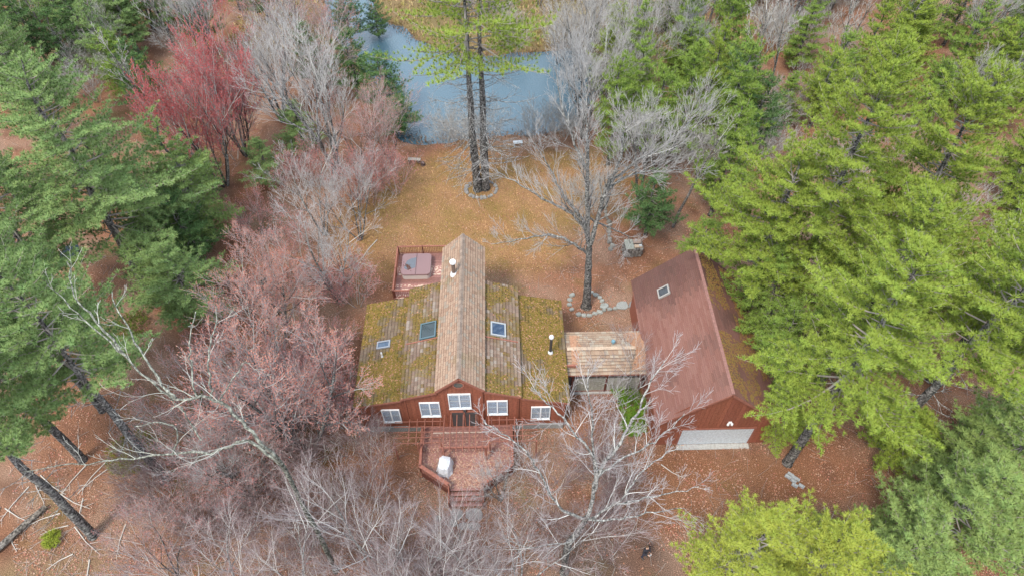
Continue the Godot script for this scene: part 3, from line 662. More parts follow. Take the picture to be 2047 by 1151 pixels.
func build_ground() -> void:
	var xs := []
	var zs := []
	for i in range(-75, 76):
		xs.append(float(i) * 0.8)
	for i in range(0, 126):
		zs.append(-4.0 - float(i) * 0.75)
	var far := 1.0
	while far < 520.0:
		xs.append(60.0 + far * 4.0)
		xs.push_front(-60.0 - far * 4.0)
		zs.append(-97.75 - far * 4.0)
		zs.push_front(-4.0 + far * 4.0)
		far *= 1.9
	var m := MB.new()
	for z: float in zs:
		for x: float in xs:
			m.v.append(Vector3(x, ground_y(x, z), z))
			m.c.append(ground_colour(x, z))
			m.n.append(Vector3.UP)
	var w := xs.size()
	for j in zs.size() - 1:
		for i in w - 1:
			var k := j * w + i
			m.ix.append_array(PackedInt32Array([k, k + w, k + 1, k + 1, k + w, k + w + 1]))
	for j in range(1, zs.size() - 1):
		for i in range(1, w - 1):
			var k := j * w + i
			var gx := (m.v[k + 1].y - m.v[k - 1].y) / (m.v[k + 1].x - m.v[k - 1].x)
			var gz := (m.v[k + w].y - m.v[k - w].y) / (m.v[k + w].z - m.v[k - w].z)
			m.n[k] = Vector3(-gx, 1.0, -gz).normalized()
	var g := obj("ground", m.mesh(), mats["soil"], self, "structure")
	g.set_meta("label", "forest floor of brown leaf litter with a mossy golden lawn")

	var wm := MB.new()
	var col := Color(0.050, 0.100, 0.135)
	wm.quad(Vector3(-40, -0.7, -66), Vector3(-40, -0.7, -50), Vector3(12, -0.7, -50), Vector3(12, -0.7, -66), col)
	wm.quad(Vector3(-40, -0.7, -110), Vector3(-40, -0.7, -66), Vector3(12, -0.7, -66), Vector3(12, -0.7, -110), col)
	var o := obj("pond_water", wm.mesh(), mats["water"], self, "structure")
	o.set_meta("label", "blue rippled pond beyond the lawn")
	for q: Array in [[-48.0, -72.5, 2.2, 1.2], [-45.3, -68.9, 1.4, 2.0]]:
		var pm := MB.new()
		var y: float = ground_y(q[0], q[1]) + 0.16
		for s in 14:
			var a0 := TAU * s / 14.0
			var a1 := TAU * (s + 1) / 14.0
			var r0 := 1.0 + 0.25 * sin(a0 * 3.0 + q[0])
			var r1 := 1.0 + 0.25 * sin(a1 * 3.0 + q[0])
			pm.tri(Vector3(q[0], y, q[1]), Vector3(q[0] + cos(a0) * q[2] * r0, y, q[1] - sin(a0) * q[3] * r0), Vector3(q[0] + cos(a1) * q[2] * r1, y, q[1] - sin(a1) * q[3] * r1), Color(0.08, 0.10, 0.13))
		obj("puddle_water", pm.mesh(), mats["water"], self, "structure").set_meta("label", "small dark puddle among the upper left trees")

	# fallen leaves: thousands of small curled blades lying on the ground
	rng.seed = 77
	var lm := MB.new()
	var cols := [Color(0.44, 0.20, 0.12), Color(0.50, 0.28, 0.195), Color(0.34, 0.14, 0.085), Color(0.49, 0.315, 0.235), Color(0.17, 0.085, 0.06), Color(0.46, 0.19, 0.145), Color(0.41, 0.24, 0.18), Color(0.22, 0.115, 0.08)]
	var count := 0
	while count < 230000:
		var z := -9.0 - 66.0 * pow(rng.randf(), 1.2)
		var x := rng.randf_range(-1.0, 1.0) * (24.0 - z * 0.52)
		count += 1
		var lawn := maxf(blob(x, z, -4.0, -46.0, 10.5, 10.0), blob(x, z, 5.0, -50.0, 8.0, 4.5))
		var drift := 0.5 + 0.5 * noise_b.get_noise_2d(x * 16.0 + 50.0, z * 16.0)
		if rng.randf() < smoothstep(0.6, 0.4, drift) * 0.75:
			continue
		if rng.randf() < lawn * 0.45:
			continue
		if rng.randf() < 0.7 * blob(x, z, 6.5, -13.0, 4.0, 3.8):
			continue
		if z < -50.0 and pond_distance(Vector2(x, z)) < 0.6:
			continue
		var s := rng.randf_range(0.03, 0.068)
		var a := rng.randf() * TAU
		var u := Vector3(cos(a), rng.randf_range(-0.3, 0.3), sin(a)) * s
		var q := Vector3(-sin(a), rng.randf_range(-0.3, 0.3), cos(a)) * s * 0.62
		var p := Vector3(x, ground_y(x, z) + 0.02 + rng.randf() * 0.03, z)
		var col2: Color = cols[clampi(int(rng.randi() % cols.size() * 0.6 + 4.0 * (0.5 + noise_a.get_noise_2d(x * 12.0, z * 12.0 - 80.0))), 0, cols.size() - 1)]
		lm.quad(p - u, p + q, p + u + Vector3.UP * s * 0.3, p - q, col2 * rng.randf_range(0.8, 1.2))
	var lo := obj("leaf_litter", lm.mesh(), mats["leaf"], self, "stuff")
	lo.set_meta("label", "brown and pinkish fallen leaves covering the forest floor")
	lo.set_meta("category", "leaves")

	# fallen sticks and twigs, too small to count
	var km := MB.new()
	for i in 9000:
		var z := -9.0 - 50.0 * pow(rng.randf(), 1.2)
		var x := rng.randf_range(-1.0, 1.0) * (24.0 - z * 0.5)
		if 0.5 + 0.5 * noise_a.get_noise_2d(x * 8.0, z * 8.0 + 200.0) < 0.35 + 0.4 * rng.randf() or blob(x, z, -4.0, -46.0, 10.5, 10.0) > 0.2:
			continue
		var a := rng.randf() * TAU
		var l := rng.randf_range(0.2, 0.8)
		var p := Vector3(x, ground_y(x, z) + 0.05, z)
		var d := Vector3(cos(a), 0.0, sin(a)) * l
		var bend := Vector3(-sin(a), 0, cos(a)) * l * rng.randf_range(-0.15, 0.15)
		var kc := Color(0.50, 0.44, 0.40).lerp(Color(0.33, 0.27, 0.24), rng.randf())
		km.tube(PackedVector3Array([p - d, p + bend + Vector3(0, 0.03, 0), p + d]), 0.012, 0.006, 3, kc, kc)
	var ko := obj("twig_litter", km.mesh(), mats["twig"], self, "stuff")
	ko.set_meta("label", "small grey sticks and twigs scattered over the leaf litter")
	ko.set_meta("category", "twigs")

	# short dormant grass and moss on the lawn
	var tm := MB.new()
	for i in 42000:
		var z := rng.randf_range(-35.0, -57.0)
		var x := rng.randf_range(-17.0, 14.0)
		var lawn := maxf(blob(x, z, -4.0, -46.0, 10.5, 10.0), blob(x, z, 5.0, -50.0, 8.0, 4.5))
		if rng.randf() > lawn or pond_distance(Vector2(x, z)) < 0.5:
			continue
		var p := Vector3(x, ground_y(x, z) - 0.01, z)
		var k := clampf(0.5 + 0.9 * noise_b.get_noise_2d(x * 14.0, z * 14.0) + rng.randf_range(-0.35, 0.35), 0.0, 1.0)
		var gc := Color(0.60, 0.36, 0.19).lerp(Color(0.33, 0.25, 0.075), smoothstep(0.3, 0.8, k)) * rng.randf_range(0.55, 1.15)
		var a := rng.randf() * TAU
		var side := Vector3(cos(a), 0, sin(a)) * rng.randf_range(0.02, 0.055)
		tm.tri(p - side, p + side, p + Vector3(rng.randf_range(-0.12, 0.12), rng.randf_range(0.04, 0.12), rng.randf_range(-0.12, 0.12)), gc)
	var to := obj("lawn_grass", tm.mesh(), mats["leaf"], self, "stuff")
	to.set_meta("label", "short dormant golden grass and moss on the back lawn")
	to.set_meta("category", "grass")

	# dry marsh grass past the pond
	var gm := MB.new()
	for i in 9000:
		var z := rng.randf_range(-71.0, -96.0)
		var x := rng.randf_range(-34.0, 34.0)
		if pond_distance(Vector2(x, z)) < 0.3:
			continue
		var p := Vector3(x, ground_y(x, z) - 0.05, z)
		var col3 := Color(0.50, 0.36, 0.21).lerp(Color(0.34, 0.30, 0.10), rng.randf())
		for _k in 2:
			var a := rng.randf() * TAU
			var side := Vector3(cos(a), 0, sin(a)) * 0.09
			gm.tri(p - side, p + side, p + Vector3(rng.randf_range(-0.3, 0.3), rng.randf_range(0.25, 0.6), rng.randf_range(-0.3, 0.3)), col3)
	for i in pond_poly.size():
		var pa := pond_poly[i]
		var pb := pond_poly[(i + 1) % pond_poly.size()]
		for k in int(pa.distance_to(pb) * 34.0):
			var q := pa.lerp(pb, rng.randf()) + Vector2(rng.randfn() * 0.45, rng.randfn() * 0.45)
			var p := Vector3(q.x, ground_y(q.x, q.y), q.y)
			p.y = maxf(p.y, -0.78)
			var a := rng.randf() * TAU
			var side := Vector3(cos(a), 0, sin(a)) * 0.06
			gm.tri(p - side, p + side, p + Vector3(rng.randf_range(-0.35, 0.35), rng.randf_range(0.12, 0.5), rng.randf_range(-0.35, 0.35)), Color(0.36, 0.22, 0.13).lerp(Color(0.20, 0.13, 0.09), rng.randf()))
	var go := obj("marsh_grass", gm.mesh(), mats["leaf"], self, "stuff")
	go.set_meta("label", "dry tan marsh grass on the far bank and round the pond's edge")
	go.set_meta("category", "grass")


# ---------------------------------------------------------------- trees
func spread(pts: Array, per: int) -> PackedVector3Array:
	var cv := Curve3D.new()
	for i in pts.size():
		var tan: Vector3 = (pts[mini(i + 1, pts.size() - 1)] - pts[maxi(i - 1, 0)]) * 0.2
		cv.add_point(pts[i], -tan, tan)
	var out := PackedVector3Array()
	var m := (pts.size() - 1) * per
	for k in m + 1:
		out.append(cv.sample(mini(k / per, pts.size() - 2), float(k - mini(k / per, pts.size() - 2) * per) / float(per)))
	return out


func tuft(m: MB, p: Vector3, axis: Vector3, size: float, blades: int, col: Color) -> void:
	var u := axis.cross(Vector3(0.3, 0.2, 0.9)).normalized()
	var w := axis.cross(u)
	for i in blades:
		var a := rng.randf() * TAU
		var out := u * cos(a) + w * sin(a)
		var k := rng.randf_range(0.15, 1.0)
		var d := (axis * (1.15 - k) + out * k).normalized()
		var s := d.cross(axis + out * 0.01).normalized() * size * 0.068
		var L := size * rng.randf_range(0.75, 1.1)
		var cc := col * rng.randf_range(0.92, 1.08)
		m.tri(p - s, p + s, p + d * L, cc)


const PALETTES := [
	Color(0.225, 0.315, 0.115), Color(0.250, 0.320, 0.058), Color(0.245, 0.325, 0.105),
	Color(0.330, 0.370, 0.068), Color(0.105, 0.180, 0.065), Color(0.205, 0.290, 0.062),
]


func make_needles() -> void:
	for k in PALETTES.size():
		var m: StandardMaterial3D = mats["needle"].duplicate()
		var c: Color = PALETTES[k]
		m.resource_name = "needle_%d" % k
		m.albedo_color = lin(c.r, c.g, c.b)
		mats["needle_%d" % k] = m


# a pine: {trunk, branches, crown} meshes; tufts of needles stand on side shoots of whorled boughs.
# Tufts differ a little at random from the stand's needle colour.
func pine_meshes(sd: int, h: float, cb: float, rad: float, blades: int, size: float, gap: float, dome: float, dead := 0.0, fat := 1.0) -> Dictionary:
	rng.seed = sd
	var tm := MB.new()
	var bm := MB.new()
	var cm := MB.new()
	var dm := tm
	var bark := Color(0.36, 0.34, 0.325)
	var tp := []
	for i in 8:
		var t := i / 7.0
		tp.append(Vector3(rng.randf_range(-0.12, 0.12) * t * 2.0, h * t - 0.25, rng.randf_range(-0.12, 0.12) * t * 2.0))
	var path := spread(tp, 3)
	var fine := spread(tp, 9)
	var r0 := (0.012 * h + 0.06) * fat
	tm.tube(PackedVector3Array([path[0], path[0] + Vector3(0, 0.45, 0)]), r0 * 1.55, r0 * 1.05, 10, bark, bark)
	tm.tube(fine, r0 * 1.08, 0.03, 12, bark, bark)
	tm.weather(0, rng, Color(0.50, 0.50, 0.46), 0.14, 0.02)
	var lop := rng.randf() * TAU
	var y := cb
	if dead > 0.0:
		y = dead
	while y < h - 0.25:
		var living := y >= cb
		var t := clampf((y - cb) / (h - cb), 0.0, 1.0)
		var prof := rad * (pow(1.0 - pow(t, dome), 0.85) * 0.95 + 0.05)
		if t < 0.12:
			prof *= 0.7 + 2.5 * t
		var nb := 5 + rng.randi() % 2
		if not living:
			nb = 3 if fat > 1.1 else 1 + rng.randi() % 2
			prof = rad * (0.55 if fat > 1.1 else 0.34)
		if t > 0.85:
			nb = 4
		var a0 := rng.randf() * TAU
		var at := path[clampi(int(round((y + 0.25) / h * 21.0)), 0, 21)]
		at.y = y
		for b in nb:
			if rng.randf() < (0.38 if fat > 1.1 else 0.22):
				continue
			var az := a0 + TAU * b / nb + rng.randf_range(-0.35, 0.35)
			var L := prof * rng.randf_range(0.6, 1.18) * (1.0 + 0.16 * cos(az - lop))
			var elev := lerpf(-0.10, 0.75, t * t) + rng.randf_range(-0.14, 0.14)
			var dh := Vector3(cos(az), 0, sin(az))
			var bend := rng.randf_range(-0.25, 0.25)
			var perp := Vector3(-dh.z, 0, dh.x)
			var pts := PackedVector3Array()
			for k in 6:
				var s := k / 5.0
				pts.append(at + dh * L * s * cos(elev) + perp * L * bend * s * s + Vector3.UP * (L * s * sin(elev) + L * (0.20 * s * s - 0.06 * sin(s * PI))))
			var br := 0.014 + 0.011 * L
			(bm if living else dm).tube(pts, br, 0.008, 4, Color(0.28, 0.25, 0.23) if living else Color(0.66, 0.64, 0.61), Color(0.36, 0.32, 0.27) if living else Color(0.76, 0.74, 0.71))
			if not living:
				for _j in (7 if fat > 1.1 else 3):
					var s2 := rng.randf_range(0.3, 1.0)
					var q0 := pts[int(s2 * 5.0)]
					var d2 := (dh * 0.6 + perp * rng.randf_range(-0.9, 0.9) + Vector3.UP * rng.randf_range(-0.4, 0.3)).normalized()
					dm.tube(PackedVector3Array([q0, q0 + d2 * L * 0.25, q0 + d2 * L * 0.45 + Vector3(0, -0.1, 0)]), 0.02, 0.010, 3, Color(0.78, 0.76, 0.73), Color(0.82, 0.80, 0.78))
				continue
			var s := 0.25 if L > 2.0 else 0.05
			var sgn := 1.0
			while s <= 1.0:
				var fi := s * 5.0
				var ki := mini(int(fi), 4)
				var q := pts[ki].lerp(pts[ki + 1], fi - ki)
				var fwd := (pts[ki + 1] - pts[ki]).normalized()
				var l := (0.24 + 0.40 * L * (1.0 - s) * (0.35 + 0.65 * sin(s * PI))) * rng.randf_range(0.55, 1.25)
				if s > 0.97:
					l = 0.3
				var ang := rng.randf_range(0.7, 1.15) * sgn
				if s > 0.97:
					ang = 0.0
				sgn = -sgn
				var ld := (fwd.rotated(Vector3.UP, ang) + Vector3.UP * rng.randf_range(-0.02, 0.24)).normalized()
				if l > 0.6:
					bm.tube(PackedVector3Array([q, q + ld * l]), 0.012, 0.005, 3, Color(0.30, 0.27, 0.23), Color(0.30, 0.27, 0.23))
				var e := 0.08
				while e <= l:
					var p := q + ld * e + Vector3(rng.randf_range(-0.07, 0.07), rng.randf_range(-0.03, 0.14), rng.randf_range(-0.07, 0.07))
					var k2 := rng.randf()
					var col := Color(0.86, 0.95, 0.95).lerp(Color(1.16, 1.06, 1.0), k2)
					tuft(cm, p, (ld * 0.5 + Vector3.UP * 0.8).normalized(), size * rng.randf_range(0.75, 1.2), blades, col)
					e += gap * rng.randf_range(0.75, 1.2)
				s += gap / maxf(L, 0.6) * 0.62
		y += rng.randf_range(0.40, 0.66) * (1.0 if living else 1.2)
	tuft(cm, path[21], Vector3.UP, size * 1.3, blades, Color.WHITE)
	var out := {"trunk": tm.mesh(), "branches": bm.mesh(), "crown": cm.mesh(), "tris": (cm.ix.size() + bm.ix.size()) / 3}
	return out


func place_pine(called: String, ms: Dictionary, at: Vector3, turn: float, scale: Vector3, lean: Vector2, pal: int, label: String, group: String) -> Node3D:
	var t := thing(called, label, "pine" if called == "white_pine" else "conifer", at, 0.0, group)
	var b := Basis(Vector3.UP, deg_to_rad(turn)).scaled(scale)
	if lean != Vector2.ZERO:
		var axis := Vector3(lean.y, 0, -lean.x).normalized()
		b = Basis(axis, lean.length() * 0.05) * b
	t.basis = b
	obj("trunk", ms.trunk, mats["bark"], t)
	obj("branches", ms.branches, mats["twig"], t)
	obj("crown", ms.crown, mats["needle_%d" % pal], t)
	return t


func rand_unit() -> Vector3:
	return Vector3(rng.randfn(), rng.randfn(), rng.randfn()).normalized()


# grows one branch and its children into the two meshes; P holds the kind's habits
func grow(big: MB, small: MB, tips: Array, p0: Vector3, dir: Vector3, L: float, r: float, lvl: int, P: Dictionary) -> void:
	var last: bool = lvl >= P.levels
	var segs := 2 if last else (3 if lvl >= P.levels - 1 else 5)
	var d := dir
	var pts := PackedVector3Array([p0])
	var p := p0
	for k in segs:
		d = (d + rand_unit() * P.gnarl + Vector3.UP * P.lift).normalized()
		p += d * L / segs
		pts.append(p)
	var r1 := maxf(r * (0.35 if not last else 0.6), P.rmin * 0.7)
	var f := clampf(float(lvl) / float(P.levels), 0.0, 1.0)
	var col: Color = P.bark.lerp(P.twig, f)
	if P.get("patch", 0.0) > 0.0 and lvl < 3 and rng.randf() < P.patch:
		col = P.pale
	col = col * rng.randf_range(0.85, 1.15)
	if r > 0.035:
		big.tube(pts, r, r1, 7 if r > 0.1 else 5, col, col)
	else:
		small.tube(pts, maxf(r, P.rmin), r1, 3, col, col)
	if last:
		tips.append([p, d])
		return
	var nc: int = P.n[mini(lvl, P.n.size() - 1)]
	var az := rng.randf() * TAU
	for i in nc:
		var s := lerpf(P.from, 1.0, (float(i) + rng.randf()) / float(nc))
		if i == nc - 1:
			s = 1.0
		var fi := s * segs
		var ki := mini(int(fi), segs - 1)
		var q := pts[ki].lerp(pts[ki + 1], fi - ki)
		var fw := (pts[ki + 1] - pts[ki]).normalized()
		az += 2.4 + rng.randf_range(-0.4, 0.4)
		var u := fw.cross(Vector3(0.37, 0.31, 0.87)).normalized()
		var side := u * cos(az) + fw.cross(u) * sin(az)
		var ang: float = P.ang * rng.randf_range(0.65, 1.3)
		if i == nc - 1:
			ang *= 0.35
		var cd := (fw * cos(ang) + side * sin(ang)).normalized()
		var cl: float = L * P.ratio * (1.2 - 0.45 * s) * rng.randf_range(0.7, 1.2)
		grow(big, small, tips, q, cd, cl, lerpf(r, r1, s) * (0.66 if lvl < 1 else 0.55), lvl + 1, P)


func add_buds(m: MB, tips: Array, per: int, size: float, cols: Array) -> void:
	for t: Array in tips:
		for k in per:
			var p: Vector3 = t[0] - t[1] * (0.16 * k + rng.randf() * 0.06) + rand_unit() * 0.02
			var s := size * rng.randf_range(0.7, 1.25)
			var col: Color = cols[rng.randi() % cols.size()]
			var ax: Vector3 = t[1] * s * 1.7
			var u := ax.cross(Vector3(0.2, 0.9, 0.35)).normalized() * s * 0.55
			var w := ax.cross(u).normalized() * s * 0.55
			for q: Array in [[u, w], [w, -u], [-u, -w], [-w, u]]:
				m.tri(p + ax, p + q[0], p + q[1], col)


func bare_meshes(sd: int, h: float, P: Dictionary) -> Dictionary:
	rng.seed = sd
	var big := MB.new()
	var small := MB.new()
	var tips := []
	var stems: int = P.get("stems", 1)
	for k in stems:
		var az := TAU * k / stems + rng.randf()
		var tilt: float = P.get("tilt", 0.06) * rng.randf_range(0.6, 1.3)
		var d := Vector3(cos(az) * sin(tilt), cos(tilt), sin(az) * sin(tilt))
		grow(big, small, tips, Vector3(cos(az) * 0.12 * float(stems > 1), -0.2, sin(az) * 0.12 * float(stems > 1)), d, h * P.stem * rng.randf_range(0.85, 1.1), P.r0 * rng.randf_range(0.8, 1.1), 0, P)
	var out := {"trunk": big.mesh() if big.v.size() > 0 else null, "branches": small.mesh(), "tris": (big.ix.size() + small.ix.size()) / 3}
	if P.has("buds"):
		var bm := MB.new()
		add_buds(bm, tips, P.per, P.size, P.buds)
		out["buds"] = bm.mesh()
		out.tris += bm.ix.size() / 3
	return out


func place_bare(called: String, ms: Dictionary, at: Vector3, turn: float, sc: float, label: String, category: String, group: String) -> Node3D:
	var t := thing(called, label, category, at, turn, group)
	t.scale = Vector3.ONE * sc
	if ms.trunk:
		obj("trunk", ms.trunk, mats["bark"], t)
	obj("crown", ms.branches, mats["twig"], t)
	if ms.has("buds"):
		obj("buds", ms.buds, mats["leaf"], t)
	return t


# a tree whose main limbs follow given paths; finer branches grow from them
func limb_tree(called: String, d: Dictionary, label: String, category: String, r0: float, P: Dictionary, sd: int, twigs := 1.0) -> void:
	rng.seed = sd
	var base: Vector3 = d.trunk[0]
	var t := thing(called, label, category, Vector3(base.x, ground_y(base.x, base.z), base.z))
	var big := MB.new()
	var lm := MB.new()
	var small := MB.new()
	var tips := []
	var tp := []
	for p: Vector3 in d.trunk:
		tp.append(p - base + Vector3(0, -0.2 if p == base else 0.0, 0))
	big.tube(PackedVector3Array([tp[0], tp[0].lerp(tp[1], 0.16)]), r0 * 1.6, r0 * 1.04, 10, P.bark, P.bark)
	big.tube(spread(tp, 14), r0 * 1.06, r0 * 0.6, 10, P.bark, P.bark)
	big.weather(0, rng, P.pale, 0.25, 0.025)
	for l: Array in d.limbs:
		var rel := []
		var length := 0.0
		for p: Vector3 in l:
			rel.append(p - base)
			if rel.size() > 1:
				length += rel[-1].distance_to(rel[-2])
		var path := spread(rel, 4)
		for k in range(1, path.size()):
			path[k] += rand_unit() * 0.08
		var lr := clampf(0.015 + length * P.get("limb", 0.0085), 0.045, r0 * 0.6)
		var first := lm.c.size()
		lm.tube(path, lr, 0.02, 7, P.bark.lerp(P.pale, 0.35), P.pale)
		for k in path.size():
			if rng.randf() < 0.35:
				for e in 7:
					lm.c[first + k * 7 + e] = P.pale if rng.randf() < 0.75 else P.bark
		var n := int(length * 1.6 * twigs)
		for i in n:
			var s := lerpf(0.12, 1.0, (i + rng.randf()) / n)
			var fi := s * (path.size() - 1)
			var ki := mini(int(fi), path.size() - 2)
			var fw := (path[ki + 1] - path[ki]).normalized()
			var side := (fw.cross(rand_unit())).normalized()
			var ang := rng.randf_range(0.5, 1.0)
			var dir := (fw * cos(ang) + side * sin(ang) + Vector3.UP * 0.25).normalized()
			grow(lm, small, tips, path[ki].lerp(path[ki + 1], fi - ki), dir, rng.randf_range(0.9, 2.3) * (1.25 - 0.6 * s) * P.get("reach", 1.0), lerpf(lr, 0.02, s) * 0.42, P.levels - 2, P)
	obj("trunk", big.mesh(), mats["bark"], t)
	obj("limbs", lm.mesh(), mats["bark"], t)
	obj("crown", small.mesh(), mats["twig"], t)


func bare_kinds() -> Dictionary:
	var grey := Color(0.40, 0.38, 0.36)
	var dark := Color(0.25, 0.235, 0.225)
	var pale := Color(0.62, 0.61, 0.57)
	var base := {"levels": 4, "n": [7, 6, 5, 4], "from": 0.3, "ang": 0.62, "ratio": 0.52, "gnarl": 0.14, "lift": 0.07, "rmin": 0.0085, "bark": dark, "twig": grey, "pale": pale, "patch": 0.3, "stem": 0.62, "r0": 0.17}
	var k := {}
	k["R"] = base.merged({"stems": 6, "tilt": 0.36, "n": [7, 6, 5, 4], "ang": 0.5, "lift": 0.13, "r0": 0.10, "twig": Color(0.36, 0.28, 0.27), "per": 3, "size": 0.052, "buds": [Color(0.46, 0.105, 0.105), Color(0.50, 0.14, 0.13), Color(0.38, 0.09, 0.09)]}, true)
	k["O"] = base.merged({"stems": 3, "tilt": 0.26, "n": [7, 6, 6, 5], "ang": 0.6, "r0": 0.15, "twig": Color(0.42, 0.35, 0.34), "per": 2, "size": 0.040, "buds": [Color(0.54, 0.21, 0.15), Color(0.48, 0.18, 0.14), Color(0.54, 0.28, 0.20)]}, true)
	k["P"] = base.merged({"stems": 4, "tilt": 0.4, "n": [6, 6, 5, 4], "ang": 0.6, "r0": 0.09, "twig": Color(0.40, 0.32, 0.31), "per": 1, "size": 0.042, "buds": [Color(0.55, 0.19, 0.17), Color(0.56, 0.27, 0.23)]}, true)
	k["G"] = base.merged({"stems": 3, "tilt": 0.22, "n": [7, 6, 6, 5], "ang": 0.52, "lift": 0.1, "bark": Color(0.40, 0.385, 0.37), "twig": Color(0.48, 0.46, 0.45)}, true)
	k["H"] = base.merged({"stems": 4, "tilt": 0.3, "n": [6, 5, 5, 4], "ang": 0.58, "r0": 0.10, "bark": Color(0.40, 0.385, 0.37), "twig": Color(0.45, 0.42, 0.41)}, true)
	k["T"] = base.merged({"stems": 1, "stem": 0.85, "n": [9, 6, 5, 4], "from": 0.45, "ang": 0.6, "ratio": 0.34, "r0": 0.14, "bark": Color(0.47, 0.44, 0.41), "twig": Color(0.52, 0.49, 0.47)}, true)
	k["B"] = base.merged({"stems": 3, "tilt": 0.3, "n": [7, 6, 5, 4], "ang": 0.55, "r0": 0.10, "bark": Color(0.62, 0.61, 0.58), "twig": Color(0.31, 0.245, 0.245), "pale": Color(0.74, 0.73, 0.69), "patch": 0.5, "stem": 0.7}, true)
	k["C"] = base.merged({"stems": 5, "tilt": 0.42, "n": [6, 6, 5, 4], "ang": 0.55, "r0": 0.08, "bark": Color(0.64, 0.63, 0.60), "twig": Color(0.31, 0.255, 0.255), "pale": Color(0.76, 0.75, 0.72), "patch": 0.5, "stem": 0.66}, true)
	k["a"] = base.merged({"stems": 6, "tilt": 0.55, "levels": 3, "n": [6, 6, 5], "ang": 0.6, "r0": 0.024, "rmin": 0.007, "bark": Color(0.27, 0.215, 0.21), "twig": Color(0.30, 0.215, 0.21), "stem": 0.75}, true)
	k["b"] = base.merged({"stems": 6, "tilt": 0.5, "levels": 3, "n": [6, 6, 5], "ang": 0.55, "r0": 0.026, "rmin": 0.007, "bark": Color(0.30, 0.24, 0.235), "twig": Color(0.34, 0.24, 0.235), "stem": 0.75, "per": 1, "size": 0.045, "buds": [Color(0.55, 0.23, 0.2)]}, true)
	k["c"] = base.merged({"stems": 6, "tilt": 0.5, "levels": 3, "n": [6, 6, 5], "ang": 0.6, "r0": 0.026, "rmin": 0.008, "bark": Color(0.36, 0.34, 0.32), "twig": Color(0.42, 0.40, 0.38), "stem": 0.75}, true)
	return k


